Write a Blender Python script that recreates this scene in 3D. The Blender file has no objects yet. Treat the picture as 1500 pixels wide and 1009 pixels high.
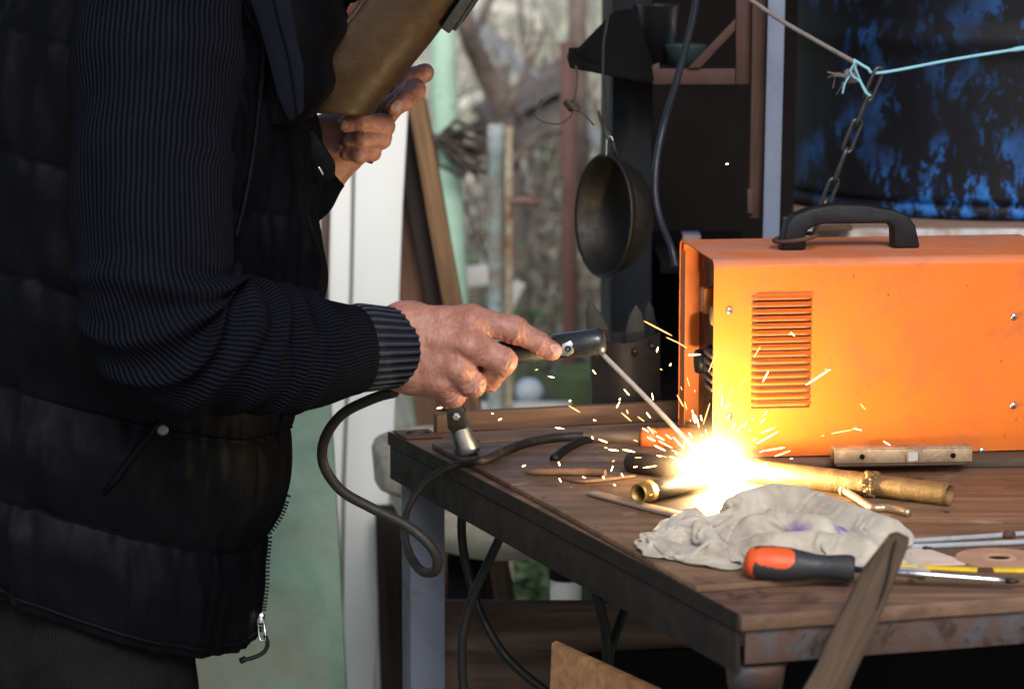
import bpy, bmesh, math, random
import numpy as np
from mathutils import Vector, Matrix, noise as mnoise

random.seed(7)
rng = np.random.default_rng(7)
scene = bpy.context.scene
COL = scene.collection

# ------------------------------------------------------------------ camera
FPX, CU, CV = 4200.0, 750.0, 504.5          # focal length in photo pixels, photo centre
CAMZ = 1.68
TH = math.atan(669.5 / FPX)                 # looking slightly down
cd = bpy.data.cameras.new("camera")
cam = bpy.data.objects.new("camera", cd)
COL.objects.link(cam)
cam.location = (0, 0, CAMZ)
cam.rotation_euler = (math.pi / 2 - TH, 0, 0)
cd.sensor_width = 36.0
cd.lens = 36.0 * FPX / 1500.0
cd.clip_start, cd.clip_end = 0.05, 500
cd.dof.use_dof = True
cd.dof.focus_distance = 3.58
cd.dof.aperture_fstop = 5.4
scene.camera = cam

# ------------------------------------------------------------------ sky, sun, exposure
SUN_EL, SUN_ROT = math.radians(38), math.radians(171)
w = bpy.data.worlds.new("World")
scene.world = w
w.use_nodes = True
nt = w.node_tree
sky = nt.nodes.new("ShaderNodeTexSky")
sky.sky_type = 'NISHITA'
sky.sun_disc = False
sky.sun_elevation = SUN_EL
sky.sun_rotation = SUN_ROT
sky.air_density, sky.dust_density, sky.ozone_density = 1.0, 1.2, 1.0
bg = nt.nodes["Background"]
bg.inputs[1].default_value = 0.098
nt.links.new(sky.outputs[0], bg.inputs[0])

sd = bpy.data.lights.new("sun", 'SUN')
sun = bpy.data.objects.new("sun", sd)
COL.objects.link(sun)
sd.energy = 2.3
sd.angle = math.radians(26)
sd.color = (1.0, 0.965, 0.92)
# direction towards the sun: rotation is measured clockwise from +Y
sdir = Vector((math.sin(SUN_ROT) * math.cos(SUN_EL), math.cos(SUN_ROT) * math.cos(SUN_EL), math.sin(SUN_EL)))
sun.rotation_euler = sdir.to_track_quat('Z', 'Y').to_euler()
sun.location = sdir * 30

scene.view_settings.view_transform = 'Standard'
scene.view_settings.look = 'None'
scene.view_settings.exposure = 0.48
scene.view_settings.gamma = 1.0
scene.render.engine = 'CYCLES'
scene.cycles.use_denoising = True
scene.cycles.max_bounces = 6
scene.cycles.volume_step_rate = 1.0
scene.cycles.caustics_reflective = False
scene.cycles.caustics_refractive = False
scene.cycles.sample_clamp_indirect = 4.0

# ------------------------------------------------------------------ pixel -> world
ST, CT = math.sin(TH), math.cos(TH)

def ray(u, v):
    a, b = (u - CU) / FPX, (v - CV) / FPX
    return Vector((a, CT - b * ST, -ST - b * CT))

def PY(u, v, Y):
    d = ray(u, v)
    return Vector((0, 0, CAMZ)) + d * (Y / d.y)

def PZ(u, v, z):
    d = ray(u, v)
    return Vector((0, 0, CAMZ)) + d * ((z - CAMZ) / d.z)

def px(n, Y):                                # length in metres of n photo pixels at depth Y
    return n * Y / FPX

T = 0.95                                     # table top height

# ------------------------------------------------------------------ object helpers
WORLD = {}

def tag(o, label=None, cat=None, group=None, kind=None):
    if label: o['label'] = label
    if cat: o['category'] = cat
    if group: o['group'] = group
    if kind: o['kind'] = kind
    return o

def thing(name, label, cat, loc, group=None):
    o = bpy.data.objects.new(name, None)
    COL.objects.link(o)
    o.location = loc
    o.empty_display_size = 0.05
    WORLD[o] = Matrix.Translation(Vector(loc))
    return tag(o, label, cat, group)

def link(name, me, mat, parent=None, M=None):
    o = bpy.data.objects.new(name, me)
    COL.objects.link(o)
    if mat is not None:
        for m in (mat if isinstance(mat, (list, tuple)) else [mat]):
            me.materials.append(m)
    if M is None:
        if parent is None:
            co = np.empty(len(me.vertices) * 3); me.vertices.foreach_get('co', co)
            co = co.reshape(-1, 3)
            p = Vector(((co[:, 0].min() + co[:, 0].max()) / 2, (co[:, 1].min() + co[:, 1].max()) / 2, co[:, 2].min()))
            me.transform(Matrix.Translation(-p))
            M = Matrix.Translation(p)
        else:
            me.transform(Matrix.Translation(-WORLD[parent].translation))
            M = Matrix.Translation(WORLD[parent].translation)
    WORLD[o] = M.copy()
    if parent is not None:
        o.parent = parent
        o.matrix_basis = WORLD[parent].inverted() @ M
    else:
        o.matrix_basis = M
    return o

def frame(origin, x, up=(0, 0, 1)):          # local X along x, Z near up
    x = Vector(x).normalized()
    z = Vector(up) - x * x.dot(Vector(up))
    if z.length < 1e-4:
        z = Vector((0, 1, 0)) - x * x.y
    z.normalize()
    y = z.cross(x)
    M = Matrix((x, y, z)).transposed().to_4x4()
    M.translation = Vector(origin)
    return M

class MB:
    """collects verts and faces, then links ONE mesh object"""
    def __init__(s):
        s.v, s.f, s.mi = [], [], []
    def add(s, vs, fs, mi=0):
        n = len(s.v)
        s.v += [tuple(p) for p in vs]
        s.f += [tuple(i + n for i in f) for f in fs]
        s.mi += [mi] * len(fs)
        return s
    def box(s, c, size, M=None, mi=0):
        c = Vector(c); hx, hy, hz = size[0] / 2, size[1] / 2, size[2] / 2
        vs = [c + Vector((x * hx, y * hy, z * hz)) for x in (-1, 1) for y in (-1, 1) for z in (-1, 1)]
        if M is not None: vs = [M @ p for p in vs]
        return s.add(vs, [(0, 1, 3, 2), (4, 6, 7, 5), (0, 4, 5, 1), (2, 3, 7, 6), (0, 2, 6, 4), (1, 5, 7, 3)], mi)
    def prism(s, poly, d, mi=0):             # poly: list of 3-D points, d: extrusion vector
        n = len(poly); d = Vector(d)
        vs = [Vector(p) for p in poly] + [Vector(p) + d for p in poly]
        nrm = Vector((0, 0, 0))
        for i in range(n):
            nrm += Vector(poly[i]).cross(Vector(poly[(i + 1) % n]))
        fs = [tuple(range(n))[::-1], tuple(range(n, 2 * n))] + [(i, (i + 1) % n, n + (i + 1) % n, n + i) for i in range(n)]
        if nrm.dot(d) < 0: fs = [f[::-1] for f in fs]
        return s.add(vs, fs, mi)
    def tube(s, pts, r, n=10, cap=True, mi=0, close=False):
        pts = [Vector(p) for p in pts]
        m = len(pts)
        rr = list(r) if isinstance(r, (list, tuple, np.ndarray)) else [r] * m
        tang = []
        for i in range(m):
            if close: t = pts[(i + 1) % m] - pts[i - 1]
            else: t = pts[min(i + 1, m - 1)] - pts[max(i - 1, 0)]
            tang.append(t.normalized() if t.length > 1e-9 else Vector((1, 0, 0)))
        a = tang[0].orthogonal().normalized()
        vs, fs = [], []
        for i in range(m):
            a = (a - tang[i] * a.dot(tang[i])).normalized()
            b = tang[i].cross(a)
            for k in range(n):
                th = 2 * math.pi * k / n
                vs.append(pts[i] + (a * math.cos(th) + b * math.sin(th)) * rr[i])
        rng_ = m if close else m - 1
        for i in range(rng_):
            j = (i + 1) % m
            for k in range(n):
                k2 = (k + 1) % n
                fs.append((i * n + k, i * n + k2, j * n + k2, j * n + k))
        if cap and not close:
            fs.append(tuple(range(n))[::-1]); fs.append(tuple((m - 1) * n + k for k in range(n)))
        return s.add(vs, fs, mi)
    def lathe(s, prof, M, n=32, mi=0, mifn=None):   # prof: (x along axis, radius), axis = local X of M
        vs, fs, ms = [], [], []
        for (x, r) in prof:
            for k in range(n):
                th = 2 * math.pi * k / n
                vs.append(M @ Vector((x, r * math.cos(th), r * math.sin(th))))
        for i in range(len(prof) - 1):
            for k in range(n):
                k2 = (k + 1) % n
                fs.append((i * n + k, (i + 1) * n + k, (i + 1) * n + k2, i * n + k2))
                ms.append(mifn(i, k) if mifn else mi)
        base = len(s.v)
        s.add(vs, fs, mi)
        s.mi[-len(fs):] = ms
        return s
    def grid(s, P, mi=0, closed_u=False):        # P[i][j] points
        r, c = len(P), len(P[0])
        fs = []
        for i in range(r - 1):
            for j in range(c if closed_u else c - 1):
                j2 = (j + 1) % c
                fs.append((i * c + j, i * c + j2, (i + 1) * c + j2, (i + 1) * c + j))
        return s.add([p for row in P for p in row], fs, mi)
    def build(s, name, mat, parent=None, M=None, bevel=0, seg=2, smooth=False, sub=0, jit=0, jscale=20, angle=30):
        me = bpy.data.meshes.new(name)
        me.from_pydata(s.v, [], s.f)
        me.polygons.foreach_set('material_index', s.mi)
        bm = bmesh.new(); bm.from_mesh(me)
        if bevel:
            bmesh.ops.recalc_face_normals(bm, faces=bm.faces)
            es = [e for e in bm.edges if len(e.link_faces) == 2 and e.calc_face_angle(0) > math.radians(angle)]
            bmesh.ops.bevel(bm, geom=es, offset=bevel, segments=seg, affect='EDGES', profile=0.5, clamp_overlap=True)
        if sub:
            long = sub if isinstance(sub, float) else None
            if long:
                for _ in range(6):
                    es = [e for e in bm.edges if e.calc_length() > long]
                    if not es or len(bm.verts) > 30000: break
                    bmesh.ops.subdivide_edges(bm, edges=es, cuts=1, use_grid_fill=True)
        if jit:
            off = Vector((random.random() * 50, random.random() * 50, 0))
            for vtx in bm.verts:
                q = (vtx.co + off) * jscale
                vtx.co += mnoise.noise_vector(q) * jit
        bm.normal_update()
        bm.to_mesh(me); bm.free()
        if smooth:
            me.polygons.foreach_set('use_smooth', [True] * len(me.polygons))
        elif bevel:
            me.polygons.foreach_set('use_smooth', [True] * len(me.polygons))
            me.set_sharp_from_angle(angle=math.radians(28))
        me.update()
        return link(name, me, mat, parent, M)

def spline(pts, n=8):                        # Catmull-Rom through tuples of any size
    P = [np.array(p, float) for p in pts]
    P = [2 * P[0] - P[1]] + P + [2 * P[-1] - P[-2]]
    out = []
    for i in range(1, len(P) - 2):
        a, b, c, d = P[i - 1], P[i], P[i + 1], P[i + 2]
        for k in range(n):
            t = k / n
            out.append(0.5 * ((2 * b) + (c - a) * t + (2 * a - 5 * b + 4 * c - d) * t * t + (3 * b - a - 3 * c + d) * t ** 3))
    out.append(P[-2])
    return out

def pxpath(pts, n=8):                        # (u, v, Y) control points -> smooth world path
    return [PY(*p) for p in spline(pts, n)]

def plank(name, p0, p1, wid, thick, mat, parent=None, up=(0, 0, 1), bevel=0.002, jit=0.001, taper=1.0, lng=0.06):
    """board with its length along local X from p0 to p1, width in local Y, thickness in local Z"""
    p0, p1 = Vector(p0), Vector(p1)
    L = (p1 - p0).length
    M = frame(p0, p1 - p0, up)
    b = MB()
    w0, w1 = wid / 2, wid * taper / 2
    b.add([(0, -w0, 0), (L, -w1, 0), (L, w1, 0), (0, w0, 0), (0, -w0, thick), (L, -w1, thick), (L, w1, thick), (0, w0, thick)],
          [(3, 2, 1, 0), (4, 5, 6, 7), (0, 1, 5, 4), (1, 2, 6, 5), (2, 3, 7, 6), (3, 0, 4, 7)])
    return b.build(name, mat, parent, M, bevel=bevel, sub=lng, jit=jit, jscale=14)

# ------------------------------------------------------------------ materials
def _n(nt, t, **kw):
    n = nt.nodes.new(t)
    for k, v in kw.items(): setattr(n, k, v)
    return n

def c4(c): return (c[0], c[1], c[2], 1.0)

def srgb(r, g, b):
    f = lambda x: (x / 12.92 if x <= 0.04045 else ((x + 0.055) / 1.055) ** 2.4)
    return (f(r / 255), f(g / 255), f(b / 255))

class Mat:
    def __init__(s, name):
        s.m = bpy.data.materials.new(name); s.m.use_nodes = True
        s.nt = s.m.node_tree; s.b = s.nt.nodes["Principled BSDF"]
        tc = _n(s.nt, "ShaderNodeTexCoord"); s.obj = tc.outputs['Object']; s.uv = tc.outputs['UV']
        s.h = None
    def L(s, a, b): s.nt.links.new(a, b)
    def map(s, scale=(1, 1, 1), coord=None, rot=(0, 0, 0), loc=(0, 0, 0)):
        m = _n(s.nt, "ShaderNodeMapping"); m.inputs['Scale'].default_value = scale
        m.inputs['Rotation'].default_value = rot; m.inputs['Location'].default_value = loc
        s.L(coord or s.obj, m.inputs[0]); return m.outputs[0]
    def noise(s, scale=5, detail=6, rough=0.6, dist=0, stretch=None, coord=None, loc=(0, 0, 0)):
        n = _n(s.nt, "ShaderNodeTexNoise"); n.inputs['Scale'].default_value = scale
        n.inputs['Detail'].default_value = detail; n.inputs['Roughness'].default_value = rough
        n.inputs['Distortion'].default_value = dist
        s.L(s.map(stretch or (1, 1, 1), coord, loc=loc), n.inputs['Vector']); return n.outputs[0]
    def ramp(s, fac, stops, interp='LINEAR'):
        r = _n(s.nt, "ShaderNodeValToRGB"); cr = r.color_ramp; cr.interpolation = interp
        while len(cr.elements) > 1: cr.elements.remove(cr.elements[0])
        for i, (p, c) in enumerate(stops):
            e = cr.elements[0] if i == 0 else cr.elements.new(p)
            e.position = p; e.color = c4(c) if isinstance(c, (tuple, list)) else (c, c, c, 1)
        s.L(fac, r.inputs[0]); return r.outputs[0]
    def mix(s, fac, a, b, mode='MIX'):
        m = _n(s.nt, "ShaderNodeMix", data_type='RGBA', blend_type=mode)
        for sock, val in ((m.inputs[0], fac), (m.inputs[6], a), (m.inputs[7], b)):
            if hasattr(val, 'is_linked'): s.L(val, sock)
            elif isinstance(val, (int, float)): sock.default_value = val
            else: sock.default_value = c4(val)
        return m.outputs[2]
    def math(s, op, a, b=0.0, clamp=False):
        m = _n(s.nt, "ShaderNodeMath", operation=op, use_clamp=clamp)
        for sock, val in ((m.inputs[0], a), (m.inputs[1], b)):
            if hasattr(val, 'is_linked'): s.L(val, sock)
            else: sock.default_value = val
        return m.outputs[0]
    def bump(s, height, strength=0.3, dist=0.002):
        b = _n(s.nt, "ShaderNodeBump"); b.inputs['Strength'].default_value = strength
        b.inputs['Distance'].default_value = dist
        s.L(height, b.inputs['Height'])
        if s.h is not None: s.L(s.h, b.inputs['Normal'])
        s.h = b.outputs[0]; s.L(s.h, s.b.inputs['Normal']); return s
    def set(s, **kw):
        for k, v in kw.items():
            sock = s.b.inputs[k.replace('_', ' ')]
            if hasattr(v, 'is_linked'): s.L(v, sock)
            elif isinstance(v, (int, float)): sock.default_value = v
            else: sock.default_value = c4(v) if len(v) == 3 and sock.type == 'RGBA' else v
        return s

def wood(name, a, b, c=None, rough=0.75, grain=60, stains=None, along=(0.06, 1, 1), bumpk=0.5):
    m = Mat(name)
    g = m.noise(grain, 8, 0.65, 0.6, along)
    col = m.ramp(g, [(0.3, a), (0.62, b)] + ([(0.8, c)] if c else []))
    big = m.noise(6, 4, 0.6, 0.3, (0.35, 1, 1))
    col = m.mix(m.ramp(big, [(0.35, 0.0), (0.75, 0.75)]), col, tuple(x * 0.5 for x in a))
    if stains:
        for sc, lo, hi, colr in stains:
            st = m.noise(sc, 6, 0.6, 0.4, loc=(sc, 3, 1))
            col = m.mix(m.ramp(st, [(lo, 0.0), (hi, 1.0)]), col, colr)
    m.set(Base_Color=col, Roughness=m.ramp(g, [(0.3, min(1, rough + .1)), (0.7, rough - .1)]), Specular_IOR_Level=0.3)
    m.bump(g, bumpk, 0.0015)
    crack = m.noise(18, 3, 0.5, 0.2, (0.05, 1, 1), loc=(3, 1, 2))
    m.bump(m.ramp(crack, [(0.34, 0.0), (0.38, 1.0)]), 0.5 * bumpk, 0.0015)
    return m.m

def paint(name, base, rough=0.45, dirt=None, dirt_amt=(0.55, 0.8), chips=None, metal=0.0, bumpk=0.15, scale=8, var=0.12, spec=0.5, chip_scale=14, chip_thr=(0.6, 0.63), coat=0):
    m = Mat(name)
    n = m.noise(scale, 6, 0.6, 0.2)
    lo = tuple(max(0, x * (1 - var)) for x in base); hi = tuple(min(1, x * (1 + var)) for x in base)
    col = m.ramp(n, [(0.3, lo), (0.7, hi)])
    rg = m.ramp(m.noise(scale * 3, 5, 0.6), [(0.3, max(0, rough - .1)), (0.7, min(1, rough + .15))])
    if dirt:
        d = m.noise(scale * 1.7, 8, 0.7, 0.5, loc=(5, 2, 1))
        col = m.mix(m.ramp(d, [(dirt_amt[0], 0.0), (dirt_amt[1], 0.9)]), col, dirt)
    hgt = m.noise(scale * 12, 4, 0.6)
    m.set(Metallic=metal, Specular_IOR_Level=spec)
    if chips:
        ch = m.ramp(m.noise(chip_scale, 8, 0.65, 0.4, loc=(1, 7, 3)), [(chip_thr[0], 0.0), (chip_thr[1], 1.0)])
        col = m.mix(ch, col, chips)
        rg = m.mix(ch, rg, (0.85, 0.85, 0.85))
        m.bump(ch, 0.4, -0.0008)
    m.set(Base_Color=col, Roughness=rg)
    if coat: m.set(Coat_Weight=coat, Coat_Roughness=0.2)
    m.bump(hgt, bumpk, 0.001)
    return m.m

def emis(name, col, k):
    m = bpy.data.materials.new(name); m.use_nodes = True
    nt = m.node_tree; nt.nodes.remove(nt.nodes["Principled BSDF"])
    e = _n(nt, "ShaderNodeEmission"); e.inputs[0].default_value = c4(col); e.inputs[1].default_value = k
    nt.links.new(e.outputs[0], nt.nodes["Material Output"].inputs[0])
    return m

M_steel_dark = paint("dark_steel", (0.035, 0.033, 0.032), 0.42, dirt=(0.07, 0.04, 0.025), metal=0.7, scale=25, bumpk=0.3)
M_steel_worn = paint("worn_steel", (0.42, 0.42, 0.43), 0.34, dirt=(0.12, 0.09, 0.07), metal=1.0, scale=30, bumpk=0.25)
M_steel_bright = paint("bright_steel", (0.62, 0.62, 0.63), 0.25, metal=1.0, scale=60, bumpk=0.15)
M_black_plastic = paint("black_plastic", (0.006, 0.006, 0.007), 0.5, dirt=(0.016, 0.014, 0.013), scale=20, bumpk=0.3, spec=.3)
M_rubber = paint("black_rubber", (0.008, 0.008, 0.009), 0.52, dirt=(0.03, 0.026, 0.022), dirt_amt=(.6, .9), scale=18, bumpk=0.3, spec=.25)
M_dark = paint("black_and_shade", (0.005, 0.0048, 0.0055), 0.85, dirt=(0.011, 0.009, 0.008), scale=7, spec=.06)  # near-black for black parts and for the painted shade under the bench
M_iron_rust = paint("rusty_iron", (0.09, 0.045, 0.028), 0.75, dirt=(0.035, 0.02, 0.015), scale=30, metal=0.3, bumpk=0.6)
M_wood_table = wood("table_plywood", srgb(82, 61, 48), srgb(130, 100, 80), srgb(150, 120, 98), grain=42,
                    stains=[(7, 0.56, 0.72, srgb(66, 42, 34)), (26, 0.62, 0.7, srgb(46, 30, 25))], rough=0.62)
M_wood_brown = wood("brown_board", srgb(70, 48, 36), srgb(128, 94, 70), grain=45)
M_wood_dark = wood("dark_board", srgb(56, 44, 38), srgb(100, 80, 70), grain=45)
M_wood_grey = wood("weathered_board", srgb(55, 44, 36), srgb(112, 92, 76), grain=55)
M_wood_light = wood("plywood_offcut", srgb(120, 82, 52), srgb(172, 128, 88), grain=50, bumpk=0.25)
M_rubber_brown = paint("scorched_rubber", (0.020, 0.016, 0.014), 0.5, dirt=(0.07, 0.05, 0.035), scale=30, bumpk=0.3, spec=.3)
# ================================================================== SETTING
def ground_mat():
    m = Mat("garden_ground")
    a = m.noise(0.9, 8, 0.65, 0.4)
    b = m.noise(6, 8, 0.7, 0.3, loc=(4, 1, 0))
    soil = m.ramp(b, [(0.3, (0.26, 0.235, 0.18)), (0.55, (0.46, 0.425, 0.34)), (0.75, (0.64, 0.60, 0.49))])
    grass = m.ramp(b, [(0.3, (0.12, 0.17, 0.06)), (0.7, (0.26, 0.33, 0.15))])
    col = m.mix(m.ramp(a, [(0.47, 0.0), (0.60, 1.0)]), soil, grass)
    straw = m.noise(1.6, 6, 0.6, 0.3, loc=(9, 3, 0))
    col = m.mix(m.ramp(straw, [(0.5, 0.0), (0.66, 0.85)]), col, (0.45, 0.41, 0.32))
    m.set(Base_Color=col, Roughness=0.9, Specular_IOR_Level=0.1)
    m.bump(b, 0.8, 0.03)
    return m.m

gb = MB()
N = 90
P = []
for i in range(N + 1):
    row = []
    for j in range(N + 1):
        x = math.copysign(abs((j / N * 2 - 1)) ** 2.2, j / N * 2 - 1) * 120
        y = -40 + (i / N) ** 1.6 * 240
        h = 0.0
        if y > 9: h = 0.10 * mnoise.noise(Vector((x * .35, y * .35, 0))) * min(1, (y - 9) / 4)
        row.append((x, y, h))
    P.append(row)
gb.grid(P)
ground = gb.build("ground", ground_mat(), smooth=True)
tag(ground, kind='structure')

# ---- far hedge, one mass
def leaf_mat(name, a, b, rough=0.6):
    m = Mat(name)
    n = m.noise(2.5, 5, 0.6)
    n2 = m.noise(30, 2, 0.5, loc=(2, 2, 2))
    col = m.mix(0.5, m.ramp(n, [(0.35, a), (0.65, b)]), m.ramp(n2, [(0.35, a), (0.65, b)]))
    m.set(Base_Color=col, Roughness=rough, Specular_IOR_Level=0.3)
    return m.m

def twig_mat(name, a, b):
    m = Mat(name); n = m.noise(14, 5, 0.6)
    m.set(Base_Color=m.ramp(n, [(0.3, a), (0.7, b)]), Roughness=0.85, Specular_IOR_Level=0.2)
    return m.m

L_green = leaf_mat("green_leaf", (0.07, 0.12, 0.05), (0.18, 0.26, 0.12))
L_pale = leaf_mat("pale_leaf", (0.32, 0.37, 0.22), (0.52, 0.55, 0.38))
L_dry = leaf_mat("dry_leaf", (0.34, 0.30, 0.23), (0.58, 0.53, 0.44))
W_brown = twig_mat("brown_twig", (0.20, 0.165, 0.13), (0.40, 0.34, 0.27))
W_grey = twig_mat("grey_twig", (0.42, 0.39, 0.33), (0.66, 0.62, 0.55))
W_bark = twig_mat("trunk_bark", (0.12, 0.09, 0.075), (0.26, 0.20, 0.17))

def leafquads(b, pts, s):
    for p in pts:
        d1 = Vector(rng.normal(size=3)).normalized() * s * random.uniform(.6, 1.3)
        d2 = d1.orthogonal().normalized() * s * random.uniform(.25, .5)
        p = Vector(p)
        b.add([p - d1, p + d2, p + d1, p - d2], [(0, 1, 2, 3)])

def twigs(b, base, h, spread, n, r, lean=(0, 0, 0)):
    tips = []
    for i in range(n):
        az = random.uniform(0, 6.283); sp = spread * random.uniform(.15, 1)
        top = Vector(base) + Vector((math.cos(az) * sp, math.sin(az) * sp, h * random.uniform(.55, 1.05))) + Vector(lean)
        b0 = Vector(base) + Vector((math.cos(az), math.sin(az), 0)) * spread * .15
        mid = b0.lerp(top, .5) + Vector(rng.normal(size=3)) * spread * .18
        path = [Vector(p) for p in spline([b0, mid, top], 3)]
        rr = r * random.uniform(.5, 1)
        b.tube(path, [rr * (1 - .7 * k / (len(path) - 1)) for k in range(len(path))], 4, cap=False)
        tips += path[2:]
        for k in range(3):
            q = path[random.randrange(2, len(path))]
            e = q + Vector(rng.normal(size=3)) * spread * .28 + Vector((0, 0, h * .1))
            b.tube([q, q.lerp(e, .5) + Vector(rng.normal(size=3)) * .02, e], [rr * .45, rr * .35, rr * .15], 3, cap=False)
            tips += [q.lerp(e, .6), e]
    return tips

def bush(name, label, cat, base, h, spread, n, r, wm, lm=None, nl=0, ls=0.03, group=None):
    t = thing(name, label, cat, base, group)
    b = MB(); tips = twigs(b, base, h, spread, n, r); b.build("stem" if name != "dry_thicket" else "branches", wm, t)
    if lm:
        lb = MB()
        pts = [tips[random.randrange(len(tips))] + Vector(rng.normal(size=3)) * spread * .09 for _ in range(nl)]
        leafquads(lb, pts, ls); lb.build("foliage", lm, t)
    return t

def gp(u, v):                                # a point on the garden floor
    p = PZ(u, v, 0); return (p.x, p.y, 0.0)

def gY(u, Y):
    return ((u - CU) * Y / FPX, Y, 0.0)

hb = MB(); pts = []
for i in range(5200):
    x = random.uniform(-14, 14)
    z = 3.4 * (random.random() ** .8) * (0.72 + .28 * mnoise.noise(Vector((x * .5, 3, 0))))
    pts.append((x, 44 + random.uniform(-1.5, 1.5), z))
leafquads(hb, pts, 0.24)
tag(hb.build("far_hedge", leaf_mat("far_hedge_leaf", (0.45, 0.46, 0.40), (0.68, 0.67, 0.62))), "pale leafless hedge closing off the far end of the garden", "hedge", kind='stuff')

bush("dry_thicket", "tangled brown thicket behind the reddish post", "thicket", gY(785, 9.0), 1.18, 0.55, 70, 0.016, W_brown, L_dry, 500, 0.03)
bush("shrub", "grey leafless shrub beside the green painted pole", "shrub", gY(690, 10.5), 1.45, 0.6, 60, 0.012, W_grey, L_dry, 350, 0.03)
bush("shrub", "low bright green shrub seen just above the gripping hand", "shrub", gY(770, 7.6), 0.62, 0.26, 20, 0.007, W_brown, L_green, 420, 0.028)
bush("shrub", "pale leafy shrub far up the garden under the bracket shelf", "shrub", gY(862, 14), 0.95, 0.7, 46, 0.012, W_grey, L_pale, 900, 0.045)
bush("shrub", "yellowish green shrub far behind the diagonal grey beam", "shrub", gY(715, 17), 0.95, 1.0, 60, 0.014, W_grey, L_pale, 1300, 0.05)
bush("shrub", "tall whitish bare shrub at the far end above the slab", "shrub", gY(800, 22), 1.7, 1.0, 80, 0.014, twig_mat("pale_twig", (0.4, 0.38, 0.35), (0.62, 0.6, 0.57)), None)
bush("shrub", "small leafy weed growing beside the drain pipe under the sink", "weed", gY(776, 6.3), 0.42, 0.10, 16, 0.004, L_green, L_green, 260, 0.028)
for lab, u, Y, n in (("green grass tuft at the foot of the rusty pale pipe", 690, 7.0, 150), ("dark green grass tuft around the white ball", 800, 7.4, 170),
                     ("thin green grass tuft left of the reddish post", 728, 9.5, 150)):
    b = MB(); c = Vector(gY(u, Y))
    for i in range(n):
        a = random.uniform(0, 6.28); r0 = random.uniform(0, .16); hh = random.uniform(.2, .5)
        p0 = c + Vector((math.cos(a) * r0, math.sin(a) * r0, 0)); d = Vector((math.cos(a), math.sin(a), 0)) * random.uniform(.02, .2)
        sd_ = Vector((-math.sin(a), math.cos(a), 0)) * .005
        p1 = p0 + d * .4 + Vector((0, 0, hh * .7)); p2 = p0 + d + Vector((0, 0, hh))
        b.add([p0 - sd_, p0 + sd_, p1 + sd_, p1 - sd_, p2], [(0, 1, 2, 3), (3, 2, 4)])
    tag(b.build("grass_tuft", L_green), lab, "grass tuft")

# ---- tree leaning across the gap
t = thing("bare_tree", "leaning bare tree with a dark brown trunk behind the green pole", "tree", gY(752, 8.2))
tp = pxpath([(765, 560, 8.2), (752, 330, 8.2), (738, 170, 8.15), (705, 95, 8.1), (680, 30, 8.0), (660, -70, 8.0)], 6)
MB().tube(tp, np.linspace(.042, .022, len(tp)), 9).build("trunk", W_bark, t, smooth=True, jit=.004, jscale=12)
b = MB()
for (q, e) in (((738, 170), (800, 40)), ((705, 95), (640, -20)), ((745, 240), (830, 170)), ((690, 60), (740, -50)), ((748, 290), (700, 200))):
    a0, a1 = PY(*q, 8.12), PY(*e, 8.2)
    b.tube([a0, a0.lerp(a1, .5) + Vector((.02, 0, .03)), a1], [.014, .01, .004], 6)
    tw = twigs(b, a0.lerp(a1, .6), .35, .22, 5, .005)
b.build("crown", W_bark, t)

M_pole_green = paint("mint_pole_paint", srgb(186, 220, 196), 0.5, dirt=srgb(150, 180, 150), chips=srgb(120, 90, 60), scale=9, chip_thr=(0.68, 0.7))
M_pale_rust = paint("pale_rust_paint", srgb(188, 206, 206), 0.6, dirt=srgb(168, 128, 88), dirt_amt=(0.48, 0.66), chips=srgb(112, 70, 42), scale=6, chip_scale=9)
M_red_pole = paint("red_oxide_paint", srgb(128, 92, 82), 0.7, dirt=srgb(92, 64, 56), scale=9)
M_grey_beam = paint("zinc_beam", srgb(150, 155, 160), 0.5, dirt=srgb(104, 100, 96), scale=8)
M_white_wood = paint("white_lath", srgb(225, 220, 208), 0.7, dirt=srgb(160, 148, 130), scale=8)

b = MB(); p = [PY(647, -120, 6.5), PY(649, 100, 6.5), PY(668, 470, 6.5), PY(682, 760, 6.5)]
p[-1].z = 0
b.tube(p, [.028, .029, .031, .032], 20)
tag(b.build("painted_pole", M_pole_green, smooth=True), "tall mint green painted pole leaning slightly behind the mask hand", "pole")
b = MB()
for k in range(14):
    a = PY(random.uniform(632, 646), random.uniform(196, 215), 6.45); e = PY(random.uniform(676, 712), random.uniform(190, 262), 6.42)
    b.tube([a, a.lerp(e, .5) + Vector(rng.normal(size=3)) * .02, e], .006, 5)
for k in range(3):
    zc = PY(655, 198 + k * 8, 6.5)
    b.tube([zc + Vector((math.cos(q) * .036, math.sin(q) * .036, 0)) for q in np.linspace(0, 6.28, 14)], .005, 5)
tag(b.build("wire_tie", twig_mat("dark_wire", (.05, .038, .03), (.13, .10, .085))), "bundle of dark twisted wire tied round the mint green pole", "wire")

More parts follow.
